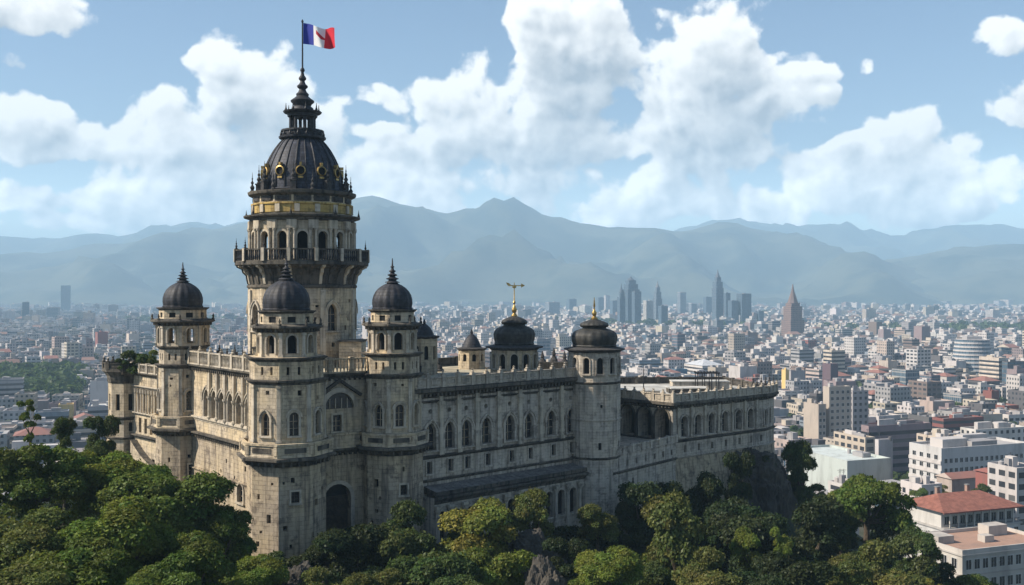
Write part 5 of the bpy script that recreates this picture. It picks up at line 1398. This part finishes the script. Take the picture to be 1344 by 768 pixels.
# bottom right house with flat terracotta roof terrace
def terrace_house():
    D = 205; W = 150*D/F; w, dp, h = W/math.cos(YAW), 15.0, ZZ(722, D); x, y = XX(1312, D), D+8; M = T(x, y, 0, YAW)
    mb = MB(); mb.box(-w/2, w/2, -dp/2, dp/2, 0, h, 3, (.46, .43, .39))
    for a, b_ in (((-w/2, -dp/2), (w/2, -dp/2+.3)), ((-w/2, dp/2-.3), (w/2, dp/2)), ((-w/2, -dp/2+.3), (-w/2+.3, dp/2-.3)), ((w/2-.3, -dp/2+.3), (w/2, dp/2-.3))): mb.box(a[0], b_[0], a[1], b_[1], h, h+.75, 3, (.48, .44, .40))
    mb.box(-w/2-.25, w/2+.25, -dp/2-.25, dp/2+.25, h-.5, h-.2, 3, (.42, .39, .36)); mb.box(-w/2-.15, w/2+.15, -dp/2-.15, dp/2+.15, h-4.4, h-4.15, 3, (.38, .35, .32))
    o = mb.build('terrace_house', CM, None, M)
    r = MB(); r.face([(-w/2+.3, -dp/2+.3, h+.05), (w/2-.3, -dp/2+.3, h+.05), (w/2-.3, dp/2-.3, h+.05), (-w/2+.3, dp/2-.3, h+.05)], 3, None, (.34, .21, .155)); r.build('roof_terrace', CM, o, M)
    for (a, b_, c, e, hh) in ((-w/2+1, -w/2+5, 0, 4, 1.6), (-1, 1.4, -2, 0, 1.4), (4, 9, 2, 5, 2.2)): m_ = MB(); m_.box(a, b_, c, e, h+.04, h+hh, 3, (.42, .38, .34)); m_.build('roof_hut', CM, o, M)
    win_grid(o, x, y, 0, w, dp, YAW, 0, 11, 2, 1.3, 1.9, 4.0, 0, h-7.2); win_grid(o, x, y, 0, w, dp, YAW, 3, 5, 2, 1.3, 1.9, 4.0, 0, h-7.2)
    tag(o, 'pale house with a terracotta roof terrace in the bottom right corner', 'house'); LAND.append(('the terracotta roof terrace', 1300, 740)); FOOT.append((x, y, 18))
terrace_house()
feat(1316, 1372, 618, 690, WHITE, 'wide', 'white block cut by the right edge above the red tiled roof', 'the white block at the right edge', D=290, s=.3)
feat(1293, 1330, 622, 660, RED, 'plain', 'red-brown brick house between the long white slab and the red tiled roof', 'the red-brown brick house', D=312, s=.3, roof='gable', zb=8)
feat(1238, 1300, 628, 655, PINK, 'plain', 'long red-roofed shed below the long white slab', 'the long red-roofed shed', D=326, s=.15, roof='gable')
feat(1195, 1240, 640, 690, WHITE, 'grid', 'small white house between the trees left of the red tiled roof', D=300, s=.3)
feat(1095, 1130, 640, 690, WHITE, 'wide', 'white house glimpsed between the limbs of the spreading tree', D=270, s=.3)

# ---- everything else of the city: laid out in blocks along a street grid
CITY = []; STREET = []
def scatter(d0, d1, cell, seed):
    r = random.Random(seed); ca, sa = math.cos(YAW), math.sin(YAW)
    lim = int(d1*1.35/cell)
    for i in range(-lim, lim):
        for j in range(0, lim*2):
            a, b = (i+.5)*cell, (j+.5)*cell-d1*.4
            x, y = a*ca-b*sa, a*sa+b*ca
            if not (d0 < y < d1) or abs(x) > y*.62+60: continue
            if (i % 6 == 0 or j % 5 == 0) and cell < 50 and r.random() < .8:
                if r.random() < .62 and y < 2600: STREET.append((x, y))
                continue
            if r.random() < .06: continue
            px, py = PX(x, y), PY(0, y)
            if 470 < py < 535 and px < 102+12*mnoise.noise((y*.01, 0, 0)) and y < 1000 and y > 730: continue     # wooded park
            if mnoise.noise((x*.0016, y*.0016, 8)) > .40 and y > 900: continue                        # green gaps
            if hill_z(x, y) > 1.5 and y < 350: continue
            w, dp = cell*r.uniform(.55, .95), cell*r.uniform(.5, .9)
            if any((x-q[0])**2+(y-q[1])**2 < (q[2]+.45*max(w, dp))**2 for q in FOOT if abs(q[1]-y) < 70): continue
            u = r.random(); pk = mnoise.noise((x*.002, y*.002, 2))
            h = r.uniform(4, 10) if u < .70 else (r.uniform(9, 17) if u < .955 else r.uniform(17, 32+14*max(0, pk)))
            if y > 3000: h *= 1.1
            if y < 640: h = min(h, r.uniform(7, 13))
            elif y < 900: h = min(h, r.uniform(9, 20))
            col = r.choices((WHITE, CREAM, GREY, BEIGE, BROWN, MAUVE, RED, PINK, BLUE, DARK), (36, 16, 18, 11, 5, 7, 2, 5, 4, 4))[0]
            kind = r.choices(('grid', 'ribbon', 'wide', 'plain', 'glass'), (40, 14, 18, 22, 6))[0]
            roof = r.choices(('flat', 'hip', 'gable'), (90, 6, 4))[0] if h < 16 else 'flat'
            CITY.append((x+r.uniform(-.1, .1)*cell, y+r.uniform(-.1, .1)*cell, w, dp, h, col, kind, roof, YAW+r.choice((0, 0, 0, R(90)))+r.gauss(0, .06)+.5*mnoise.noise((x*.0012, y*.0012, 5)), r.random()))
scatter(330, 640, 20, 1); scatter(640, 1500, 19, 5); scatter(1500, 2600, 23, 2); scatter(2600, 4600, 34, 3); scatter(4600, 7300, 52, 4)
def visible_score(c):
    x, y, w, dp, h = c[:5]; px, py = PX(x, y), PY(h, y)
    if not (-8 < px < 1350) or py > 765: return 0
    if px < 150: lim = 575-.25*abs(px-60) if px > 20 else 585
    elif px < 560: lim = 400
    elif px < 640: lim = 470
    elif px < 815: lim = 455
    elif px < 1030: lim = 500
    elif px < 1090: lim = 585
    elif px < 1205: lim = 606
    else: lim = 655
    if py > lim: return 0
    return (w+dp)*.6*(h+.3*dp)/(y*y)
order = sorted(range(len(CITY)), key=lambda i: -visible_score(CITY[i]))
SINGLE = set(order[:222])
HN = lambda h: 'one-storey' if h < 5.5 else 'low-rise' if h < 12 else 'mid-rise' if h < 20 else 'high-rise'
used_labels = {}
ORD = ['', 'second ', 'third ', 'fourth ', 'fifth ', 'sixth ', 'seventh ', 'eighth ', 'ninth ', 'tenth ', 'eleventh ', 'twelfth ']
LANDW = [l for l in LAND if len(l[0].split()) <= 6 and l[0].startswith('the ')]
todo = []
for i in sorted(SINGLE):
    x, y, w, dp, h, col, kind, roof, yw, sd_ = CITY[i]
    px, py = PX(x, y), PY(h*.5, y)
    best = min(LANDW, key=lambda l: ((l[1]-px)/1.0)**2+((l[2]-py)*1.6)**2)
    dx, dy = px-best[1], (py-best[2])*1.6
    rel = ('right of' if dx > 0 else 'left of') if abs(dx) > abs(dy) else ('in front of' if dy > 0 else 'beyond')
    what = '%s %s block with %s' % (CNAME[col], HN(h), {'flat': 'flat roof', 'hip': 'hipped red roof', 'gable': 'gabled red roof'}[roof])
    todo.append((what, rel, best[0], math.hypot(dx, dy), i))
groups_ = {}
for t in todo: groups_.setdefault(t[:3], []).append(t)
for (what, rel, lm), L_ in groups_.items():
    L_.sort(key=lambda t: t[3])
    for k, t in enumerate(L_):
        x, y, w, dp, h, col, kind, roof, yw, sd_ = CITY[t[4]]
        lab = '%s, %s %s' % (what, rel, lm) if len(L_) == 1 else '%s, %snearest %s %s' % (what, ORD[min(k, 11)], rel, lm)
        building('city_building', lab, 'building', x, y, 0, w, dp, h, col, kind, roof, yw, seed=sd_, huts=int(1+sd_*3) if h > 7 else 1, group='city blocks on the plain')
# the rest of the plain as one mass
far = MB()
for i, c in enumerate(CITY):
    if i in SINGLE: continue
    x, y, w, dp, h, col, kind, roof, yw, sd_ = c
    r = random.Random(sd_); jj = r.uniform(.75, 1.15); cj = tuple(q*jj*r.uniform(.97, 1.03) for q in col); M = T(x, y, 0, yw); k = KIND[kind]
    mats = [k, k, k, k, 3]
    if roof == 'flat':
        far.box(-w/2, w/2, -dp/2, dp/2, 0, h, col=cj, bottom=False, M=M, mats=mats)
        far.c[-1] = r.choice(ROOFS)
        if y < 4600:
            a, b_ = w*r.uniform(.1, .3), dp*r.uniform(.1, .3); ox, oy = r.uniform(-.2, .2)*w, r.uniform(-.2, .2)*dp
            far.box(ox-a, ox+a, oy-b_, oy+b_, h, h+r.uniform(2, 5), 3, r.choice((col, WHITE, GREY)), False, M)
        if y < 2600 and r.random() < .6:
            a = r.uniform(1, 3); ox, oy = r.uniform(-.35, .35)*w, r.uniform(-.35, .35)*dp
            far.box(ox-a, ox+a, oy-a, oy+a, h, h+r.uniform(1, 3), 3, r.choice((DARK, WHITE, GREY)), False, M)
    else:
        far.box(-w/2, w/2, -dp/2, dp/2, 0, h, col=cj, bottom=False, M=M, mats=mats)
        rh = min(w, dp)*.24; q = w/2-(dp/2 if roof == 'hip' else 0); q = max(q, 0)
        cc = [M @ Vector(p) for p in ((-w/2-.4, -dp/2-.4, h+.01), (w/2+.4, -dp/2-.4, h+.01), (w/2+.4, dp/2+.4, h+.01), (-w/2-.4, dp/2+.4, h+.01))]; A, B = M @ Vector((-q, 0, h+rh)), M @ Vector((q, 0, h+rh))
        jj = r.uniform(.6, 1.1); rc = tuple(z*jj for z in (.23, .135, .11))
        for f in ([cc[0], cc[1], B, A], [cc[2], cc[3], A, B], [cc[1], cc[2], B], [cc[3], cc[0], A]): far.face(f, 3, [(0, 0)]*len(f), rc)
tag(far.build('distant_city', CM), 'far-off mass of pale low roofs spreading over the plain to the mountains', kind='stuff')
print('CITY', len(CITY), 'LAND', len(LAND))

# ------------------------------------------------------------------ trees
def leaf_mat():
    m, n, b = mat_new('leaves')
    n.t.nodes.remove(b)
    out = [q for q in n.t.nodes if q.type == 'OUTPUT_MATERIAL'][0]
    at = n.new('ShaderNodeAttribute', attribute_name='Col').outputs['Color']
    oc = n.new('ShaderNodeObjectInfo').outputs['Color']
    col = n.mix(1.0, at, oc, 'MULTIPLY')
    d = n.new('ShaderNodeBsdfDiffuse'); n.put(d.inputs[0], col)
    t = n.new('ShaderNodeBsdfTranslucent'); n.put(t.inputs[0], n.mix(1.0, col, (1.1, 1.15, .6, 1), 'MULTIPLY'))
    g = n.new('ShaderNodeBsdfGlossy'); g.inputs['Roughness'].default_value = .45; g.inputs[0].default_value = (.6, .65, .6, 1)
    m1 = n.new('ShaderNodeMixShader'); m1.inputs[0].default_value = .36; n.t.links.new(d.outputs[0], m1.inputs[1]); n.t.links.new(t.outputs[0], m1.inputs[2])
    m2 = n.new('ShaderNodeMixShader'); m2.inputs[0].default_value = .012; n.t.links.new(m1.outputs[0], m2.inputs[1]); n.t.links.new(g.outputs[0], m2.inputs[2])
    n.t.links.new(m2.outputs[0], out.inputs[0])
    return m
LEAF = leaf_mat()
BARK = plain('bark', (.075, .058, .042), .95, var=.4, scale=3, bump=.05)
def crown_mesh(name, seed, lobes, nleaf, leaf, flat=.8, spread=.62, lob_r=(.26, .42), umbrella=False):
    """unit crown (radius about 1): leaf-sized faces on and inside boughs that themselves carry smaller uneven tufts"""
    rg = np.random.default_rng(seed)
    M_ = []
    for i in range(lobes):
        a = 2*PI*(i+rg.random())/lobes*2.618; rr = spread*math.sqrt(rg.random()*.95+.05)
        if umbrella: z = .42*(1-(rr/.8)**2)*rg.uniform(.6, 1.1)+rg.uniform(-.42, .12)*(rr/.75)**2
        else: z = (rg.random()*2-1)*flat*math.sqrt(max(.05, 1-(rr/.9)**2))*.75
        M_.append((rr*math.cos(a), rr*math.sin(a), z, rg.uniform(*lob_r)))
    C = []
    for (x, y, z, r_) in M_:
        C.append((x, y, z, r_*.92))
        for q in range(6):
            v = rg.normal(size=3); v /= np.linalg.norm(v); v[2] = abs(v[2])*.9-.2
            rs_ = r_*rg.uniform(.28, .52); o_ = r_*rg.uniform(.62, .98)
            C.append((x+v[0]*o_, y+v[1]*o_, z+v[2]*o_*.8, rs_))
    C = np.array(C); lobes = len(C)
    w = C[:, 3]**2; idx = rg.choice(lobes, nleaf, p=w/w.sum())
    dv = rg.normal(size=(nleaf, 3)); dv /= np.linalg.norm(dv, axis=1)[:, None]
    dv[:, 2] = np.where(dv[:, 2] < -.35, -dv[:, 2], dv[:, 2])
    rad = C[idx, 3]*np.clip(rg.normal(.93, .14, nleaf), .4, 1.22)
    # secondary clumping on each bough
    bump = 1+.16*np.sin(dv[:, 0]*9+idx*1.7)*np.sin(dv[:, 1]*8+idx*.9)*np.cos(dv[:, 2]*7+idx)
    sq = np.array([1, 1, .62 if umbrella else .85])
    p = C[idx, :3]+dv*(rad*bump)[:, None]*sq
    # drop leaves buried deep inside other boughs
    keep = np.ones(nleaf, bool)
    for k in range(lobes):
        dd = np.linalg.norm((p-C[k, :3])/sq, axis=1)
        keep &= ~((dd < C[k, 3]*.55) & (idx != k))
    p, dv, idx = p[keep], dv[keep], idx[keep]; n = len(p)
    nm = dv*.7+rg.normal(size=(n, 3))*.55+np.array([0, 0, .35]); nm /= np.linalg.norm(nm, axis=1)[:, None]
    t = np.cross(nm, rg.normal(size=(n, 3))); t /= np.linalg.norm(t, axis=1)[:, None]
    b = np.cross(nm, t)
    s = leaf*rg.uniform(.6, 1.35, n)[:, None]
    A, B = t*s, b*s*.55
    V = np.stack([p-A, p+B-nm*s*.12, p+A, p-B-nm*s*.12], axis=1).reshape(-1, 3)
    me = bpy.data.meshes.new(name)
    me.vertices.add(4*n); me.vertices.foreach_set('co', V.ravel())
    me.loops.add(4*n); me.loops.foreach_set('vertex_index', np.arange(4*n))
    me.polygons.add(n); me.polygons.foreach_set('loop_start', np.arange(n)*4)
    hue = rg.uniform(.75, 1.25, lobes)[idx]*rg.uniform(.72, 1.28, n)
    yel = rg.uniform(.85, 1.25, lobes)[idx]*rg.uniform(.9, 1.12, n)
    col = np.stack([hue*yel, hue, hue*rg.uniform(.7, 1.1, n), np.ones(n)], axis=1)
    ca = me.color_attributes.new('Col', 'FLOAT_COLOR', 'CORNER'); ca.data.foreach_set('color', np.repeat(col, 4, axis=0).astype(np.float32).ravel())
    me.materials.append(LEAF); me.update(); me.validate()
    return me, np.array(M_)
CR = {}
for k, (sd_, lobes, nl, lf, fl, sp, lr) in enumerate(((1, 20, 60000, .028, .8, .66, (.22, .36)), (2, 24, 60000, .028, .7, .70, (.2, .34)), (3, 17, 54000, .030, .95, .6, (.24, .38)))): CR['big%d' % k] = crown_mesh('crown', sd_, lobes, nl, lf, fl, sp, lr)
for k, (sd_, lobes, nl, lf, fl, sp, lr) in enumerate(((11, 13, 30000, .04, .85, .62, (.28, .44)), (12, 14, 30000, .04, .95, .6, (.27, .42)), (13, 12, 29000, .042, .8, .66, (.29, .44)), (14, 11, 26000, .044, 1.1, .52, (.28, .42)))): CR['mid%d' % k] = crown_mesh('crown', sd_, lobes, nl, lf, fl, sp, lr)
for k in range(3): CR['small%d' % k] = crown_mesh('crown', 30+k, 8, 6500, .06, .75, .6, (.3, .42))
CR['umbrella'] = crown_mesh('crown', 51, 24, 34000, .034, .5, .72, (.2, .34), umbrella=True)
CR['sparse'] = crown_mesh('crown', 61, 12, 4200, .06, 1.5, .5, (.14, .24))
OLIVE, GREEN, FRESH, DARKG, YELLOW, DEEP = ((.105, .125, .042), (.088, .128, .032), (.125, .17, .038), (.060, .088, .032), (.150, .165, .042), (.033, .050, .023))
def tree(label, px, pyt, D, wpx, proto, col, asp=.8, name='tree', cat='tree', group=None, y=None, rz=0.0, zg=None):
    x = XX(px, D); Rr = wpx/2/F*D; zt = ZZ(pyt, D); g = hill_z(x, D)-.3 if zg is None else zg
    hz_ = Rr*asp*(1.22 if proto[0] == 'm' else 1.08); zc = zt-hz_*.92
    root = empty(name, (x, D, g)); tag(root, label, cat, group)
    me, C = CR[proto]
    cr = place(me, 'crown', root, T(x, D, zc, rz) @ Matrix.Diagonal((Rr, Rr, hz_*1.05, 1)))
    cr.color = (*col, 1)
    tb = MB(); r0 = max(.12, Rr*.075)
    base = Vector((x, D, g)); top = Vector((x+Rr*.06, D, max(g+.5, zc-hz_*.35)))
    tb.tube([base, base.lerp(top, .5)+Vector((Rr*.03, 0, 0)), top], [r0*1.35, r0, r0*.8], 8)
    MX = T(x, D, zc, rz) @ Matrix.Diagonal((Rr, Rr, hz_*1.05, 1))
    for k in range(min(len(C), 7)):
        e = MX @ Vector(C[k*2 % len(C)][:3]); m_ = top.lerp(e, .5)+Vector((0, 0, -.08*Rr))
        tb.tube([top, m_, e], [r0*.6, r0*.38, r0*.12], 6)
    tb.build('trunk', [BARK], root)
    return root
BIG = 'trees massed in the left foreground'
# left foreground wood
for a in (
    ('broad green tree below the leftmost turret, top of the left wood', 215, 594, 90, 180, 'big0', GREEN, .8),
    ('rounded tree at the left edge under the thin pine', 40, 570, 90, 160, 'big1', GREEN, .8),
    ('bright-topped tree behind the left wood, below the side wing', 130, 584, 96, 145, 'big2', FRESH, .8),
    ('dark tree against the sunlit wall left of the front turret', 290, 658, 90, 105, 'big2', GREEN, .95),
    ('wide light green tree in the middle of the left wood', 150, 642, 76, 200, 'big1', FRESH, .75),
    ('olive tree in the lower left wood near the picture edge', 25, 655, 74, 190, 'big0', OLIVE, .75),
    ('green tree in the lower left wood right of the olive one', 105, 700, 64, 190, 'big2', GREEN, .75),
    ('dark tree low in the left wood, left of the bright bush', 245, 690, 74, 150, 'big1', GREEN, .85),
    ('olive tree cut by the bottom edge at the far left', 5, 730, 58, 180, 'big0', OLIVE, .7),
    ('green tree cut by the bottom edge under the left wood', 195, 742, 60, 150, 'big0', GREEN, .75),
    ('bright green bush at the foot of the front turret', 338, 724, 84, 105, 'big1', FRESH, .75),
):
    tree(a[0], *a[1:7], asp=a[7], rz=a[1]*.07, group=BIG)
tree('thin open pine rising above the left wood', 38, 533, 104, 44, 'sparse', GREEN, 1.25, name='pine_tree')
tree('small dark tree rising between the thin pine and the side wing', 83, 552, 108, 42, 'mid3', DARKG, 1.1)
tree('bushy dark tree standing left of the corner bay', 131, 543, 118, 46, 'mid1', DARKG, 1.25)
tree('dark bush under the corner bay', 118, 580, 112, 70, 'mid0', DARKG, .8)
# slope below the castle
for a in (
    ('dark tree with bluish leaves left of the yellow-green one, below the gate turret', 530, 652, 100, 105, 'mid0', DARKG, .95),
    ('dark shrubby tree in front of the gateway', 462, 690, 96, 110, 'mid1', DEEP, .8),
    ('yellow-green tree below the gallery roof', 632, 655, 101, 120, 'mid2', YELLOW, .72),
    ('green tree in front of the gallery arches, right of the yellow-green one', 700, 650, 106, 76, 'mid3', OLIVE, 1.0),
    ('olive bush under the last gallery arches', 782, 655, 112, 68, 'mid0', OLIVE, .85),
    ('dark round tree against the foot of the round tower', 838, 622, 122, 82, 'mid2', DEEP, 1.1),
    ('tall olive tree in the middle of the slope', 885, 660, 104, 105, 'mid3', OLIVE, 1.15),
    ('bright green bush at the bottom below the gallery', 802, 714, 90, 120, 'big2', FRESH, .72),
    ('olive tree at the bottom right of the bright green bush', 930, 715, 92, 100, 'mid0', OLIVE, .8),
    ('fresh green tree at the bottom centre, left of the rock', 655, 715, 92, 105, 'mid1', FRESH, .8),
    ('dark tree at the bottom centre under the gate turret', 560, 715, 90, 130, 'mid2', DARKG, .8),
    ('grey-green bush at the bottom under the front turret', 425, 742, 84, 85, 'mid0', OLIVE, .7),
    ('pale bush at the bottom left of the dark centre tree', 490, 745, 86, 80, 'mid1', OLIVE, .7),
    ('small dark tree growing on the terrace footing', 969, 590, 138, 42, 'mid1', DEEP, 1.7),
    ('dark ivy-like shrub on the right end of the footing', 1007, 596, 146, 36, 'small0', DEEP, .8),
    ('dark tree below the terrace block, left of the footing tree', 915, 612, 130, 80, 'mid0', DEEP, 1.15),
    ('dark tree against the right end of the rock', 1050, 586, 150, 58, 'mid3', DARKG, 1.3),
    ('dark tree hugging the footing right of the round tower', 880, 640, 126, 66, 'mid3', DEEP, 1.1),
    ('dark tree below the small one on the footing', 950, 650, 124, 90, 'mid1', DEEP, 1.0),
    ('very dark tree below the cliff', 985, 655, 118, 120, 'mid2', DEEP, .85),
    ('dark tree right of the cliff, below the spreading tree', 1065, 648, 124, 110, 'mid1', DEEP, .95),
    ('small sunlit bush on the dark slope', 985, 692, 106, 56, 'mid1', FRESH, 1.2),
    ('tiny sunlit bush right of the small sunlit one', 1027, 687, 108, 34, 'small2', FRESH, 1.4),
    ('olive tree at the bottom right, the larger of two', 1160, 705, 108, 120, 'mid0', OLIVE, .85),
    ('olive bush at the bottom right, left of the larger olive tree', 1115, 734, 98, 74, 'mid3', OLIVE, .8),
    ('dark tree between the olive tree and the red-roofed house', 1205, 690, 122, 78, 'mid2', DARKG, .95),
    ('dark tree at the bottom right of the small sunlit bush', 1050, 725, 98, 110, 'mid1', DEEP, .8),
    ('dark tree at the bottom left of the olive bush', 990, 745, 92, 90, 'mid2', DEEP, .8),
    ('low green bush at the bottom edge under the terrace house', 1262, 752, 122, 90, 'mid0', GREEN, .6),
    ('ochre bush at the bottom edge right of the olive tree', 1222, 758, 116, 42, 'small0', YELLOW, .6),
    ('dark tree on the slope beneath the tall olive tree', 850, 728, 96, 90, 'mid0', DARKG, .8),
    ('dark bush beside the rock in the lower centre', 740, 705, 96, 62, 'mid1', DEEP, .9),
    ('dark green tree at the bottom left of the rock', 600, 750, 84, 90, 'mid2', DARKG, .7),
    ('dark bush at the gate foot right of the front turret', 405, 712, 98, 60, 'mid0', DEEP, .8),
):
    tree(a[0], *a[1:7], asp=a[7], rz=a[1]*.11)
# the spreading tree on open ground at the right, limbs showing
def spreading_tree():
    D = 130.0; x = XX(1142, D); g = hill_z(x, D)-.3; Rr = 61/F*D; zt = ZZ(607, D)
    root = empty('spreading_tree', (x, D, g)); tag(root, 'wide spreading tree whose bare forked limbs show below its crown', 'tree')
    Z0 = zt-Rr*.98
    me, C = CR['umbrella']; M = T(x, D, Z0, .6) @ Matrix.Diagonal((Rr, Rr, Rr*1.25, 1))
    c = place(me, 'crown', root, M); c.color = (*GREEN, 1)
    tb = MB(); f = Vector((x-.4, D, ZZ(686, D)))
    tb.tube([(x-.7, D, g), (x-.5, D, (g+f.z)/2), f], [.55, .42, .36], 8)
    for k in range(0, 14):
        e = M @ Vector(C[k][:3]); m_ = f.lerp(e, .45)+Vector(((e.x-x)*.12, 0, -.35))
        tb.tube([f, m_, e], [.2, .13, .04], 6)
    tb.build('trunk', [BARK], root)
spreading_tree()
tree('lower grey-green tree under the left side of the spreading tree', 1102, 668, 128, 60, 'mid0', DARKG, .9)
tree('grey-green tree under the right side of the spreading tree', 1165, 676, 134, 70, 'mid1', DARKG, .8)
# city trees on the right
for a in (('dark round tree beside the red tiled roof', 1283, 632, 290, 38, 'mid0', DARKG, .85), ('green tree left of the red tiled roof', 1208, 640, 285, 30, 'mid2', GREEN, .8), ('pale green tree in front of the long white slab', 1237, 636, 315, 26, 'small0', OLIVE, .7),
          ('dark tree at the right edge below the white block', 1336, 690, 262, 30, 'small1', DARKG, .9)):
    tree(*a[:7], asp=a[7], zg=0)
# roof garden on the side wing
for (px, pyt, w, lab, c) in ((180, 455, 46, 'larger shrub of the roof garden on the side wing', DARKG), (198, 458, 30, 'shrub of the roof garden touching the leftmost turret', GREEN), (161, 468, 22, 'smallest shrub of the roof garden by the corner bay', DARKG)):
    tree(lab, px, pyt, 136, w, 'small%d' % (w % 3), c, .9, name='shrub', cat='shrub', zg=69.1)
# thicket filling the slope
srnd = random.Random(5); taken = []
TH = 'thicket of shrubs on the castle slope'
cast_poly = [(-55, 138), (-41, 123), (-23, 100), (-10, 107), (6, 117), (15, 124), (24, 136), (41, 151), (42, 175), (-50, 160)]
def inside(x, y, P_):
    c = False; j = len(P_)-1
    for i in range(len(P_)):
        if (P_[i][1] > y) != (P_[j][1] > y) and x < (P_[j][0]-P_[i][0])*(y-P_[i][1])/(P_[j][1]-P_[i][1])+P_[i][0]: c = not c
        j = i
    return c
count = 0
for _ in range(6000):
    if count >= 230: break
    y = srnd.uniform(74, 205); x = srnd.uniform(-.56, .62)*y
    if inside(x, y, cast_poly): continue
    g = hill_z(x, y)
    if g < 12 or (x < -5 and y > 150): continue
    if x < 60 and y > 172: continue
    r_ = srnd.uniform(1.5, 2.7)
    if any((x-q[0])**2+(y-q[1])**2 < 7.5 for q in taken): continue
    top = PY(g+r_*1.5, y); px = PX(x, y)
    if top > 775 or (660 < px < 760 and top > 690) or (930 < px < 1050 and 120 < y < 160): continue
    taken.append((x, y)); count += 1
    me, C = CR['small%d' % (count % 3)]
    root = empty('shrub', (x, y, g-.3)); tag(root, 'dark leafy shrub in the thicket covering the castle slope', 'shrub', TH)
    cr = place(me, 'crown', root, T(x, y, g+r_*.55, srnd.uniform(0, 6)) @ Matrix.Diagonal((r_*1.1, r_*1.1, r_, 1))); cr.color = (*srnd.choice((DARKG, DEEP, DEEP, GREEN)), 1)
    tb = MB(); tb.tube([(x, y, g-.3), (x+.1, y, g+r_*.5)], [.12, .06], 5); tb.build('stem', [BARK], root)
# rock outcrops
ROCK = stone('grey_cliff_rock', (.075, .068, .06), (.11, .098, .08), (.04, .038, .034), .8, (3, 2), .0, seed=50)
def rock(label, cx, cy_, zb, zt, rx, ry, seed):
    bm = bmesh.new(); bmesh.ops.create_icosphere(bm, subdivisions=6, radius=1)
    for v in bm.verts:
        p = v.co.copy(); n_ = mnoise.fractal(p*1.6+Vector((seed, 0, 0)), 1, 2, 5); c_ = abs(mnoise.noise(p*3.1+Vector((0, seed, 0))))
        g_ = abs(mnoise.noise(p*7+Vector((0, 0, seed))))+.5*abs(mnoise.noise(p*15+Vector((seed, 0, 0)))); v.co = p*(1+.22*n_-.16*c_-.09*g_); v.co.z = math.copysign(abs(v.co.z)**.7, v.co.z)
    me = bpy.data.meshes.new('rock'); bm.to_mesh(me); bm.free(); me.materials.append(ROCK)
    o = place(me, 'rock', None, T(cx, cy_, (zb+zt)/2) @ Matrix.Diagonal((rx, ry, (zt-zb)/2, 1))); tag(o, label, 'rock')
rock('pale cliff of bare rock under the right end of the terrace block', 35.0, 149.5, 40, 57.8, 5.6, 6.5, 2.0)
rock('tall rock face among the shrubs in the lower centre', XX(714, 90), 90, 44, 56.4, 2.3, 2.0, 4.0)
rock('rock ledge behind the tall rock face, under the yellow-green tree', XX(690, 103), 103.5, 46, 56.0, 4.0, 2.0, 11.0)
rock('low rocks at the foot of the front turret, right of the bright bush', XX(392, 88), 88, 46, 56.6, 3.2, 2.0, 15.0)
# woods and avenues of the plain, far off
wr = np.random.default_rng(9)
def far_wood(name, label, pts, base_r):
    allv, allc = [], []
    for (x, y, s) in pts:
        n = 44; dv = wr.normal(size=(n, 3)); dv /= np.linalg.norm(dv, axis=1)[:, None]; dv[:, 2] = np.abs(dv[:, 2])
        p = np.array([x, y, s*.5])+dv*np.array([s, s, s*.9])*wr.uniform(.75, 1.05, (n, 1))
        nm = dv+wr.normal(size=(n, 3))*.5; nm /= np.linalg.norm(nm, axis=1)[:, None]; t = np.cross(nm, wr.normal(size=(n, 3))); t /= np.linalg.norm(t, axis=1)[:, None]; b = np.cross(nm, t); q = s*.36
        allv.append(np.stack([p-t*q, p+b*q, p+t*q, p-b*q], axis=1).reshape(-1, 3)); h = wr.uniform(.7, 1.3)*wr.uniform(.7, 1.3, n); allc.append(np.repeat(np.stack([h, h, h, np.ones(n)], axis=1), 4, axis=0))
    V = np.concatenate(allv); Cc = np.concatenate(allc); n = len(V)//4
    me = bpy.data.meshes.new(name); me.vertices.add(4*n); me.vertices.foreach_set('co', V.ravel()); me.loops.add(4*n); me.loops.foreach_set('vertex_index', np.arange(4*n)); me.polygons.add(n); me.polygons.foreach_set('loop_start', np.arange(n)*4)
    ca = me.color_attributes.new('Col', 'FLOAT_COLOR', 'CORNER'); ca.data.foreach_set('color', Cc.astype(np.float32).ravel()); me.materials.append(LEAF); me.update()
    o = place(me, name, None, Matrix.Identity(4)); o.color = (*DARKG, 1); tag(o, label, kind='stuff')
pr = random.Random(21)
pts = []
while len(pts) < 420:
    y = pr.uniform(730, 1010); x = XX(pr.uniform(-60, 104), y); pts.append((x, y, pr.uniform(5, 9)))
far_wood('park_trees', 'dark wooded park in the left city', pts, 7)
pts = []
for (x, y) in STREET:
    if PX(x, y) < 140 or PX(x, y) > 1010 or y > 900: pts.append((x+pr.uniform(-4, 4), y+pr.uniform(-4, 4), pr.uniform(2.4, 4.6)))
NS = len(pts)
while len(pts) < 900+NS:
    y = pr.uniform(380, 3400); x = pr.uniform(-.58, .62)*y
    if any((x-q[0])**2+(y-q[1])**2 < (q[2]+4)**2 for q in FOOT) or (y < 900 and -.38*y < x < .25*y): continue
    pts.append((x, y, pr.uniform(3.5, 7)))
for _ in range(5000):
    if len(pts) > 1900+NS: break
    y = pr.uniform(900, 4500); x = pr.uniform(-.58, .62)*y
    if mnoise.noise((x*.0016, y*.0016, 8)) > .38: pts.append((x, y, pr.uniform(6, 12)))
far_wood('city_trees', 'scattered street trees and groves among the city roofs', pts, 6)
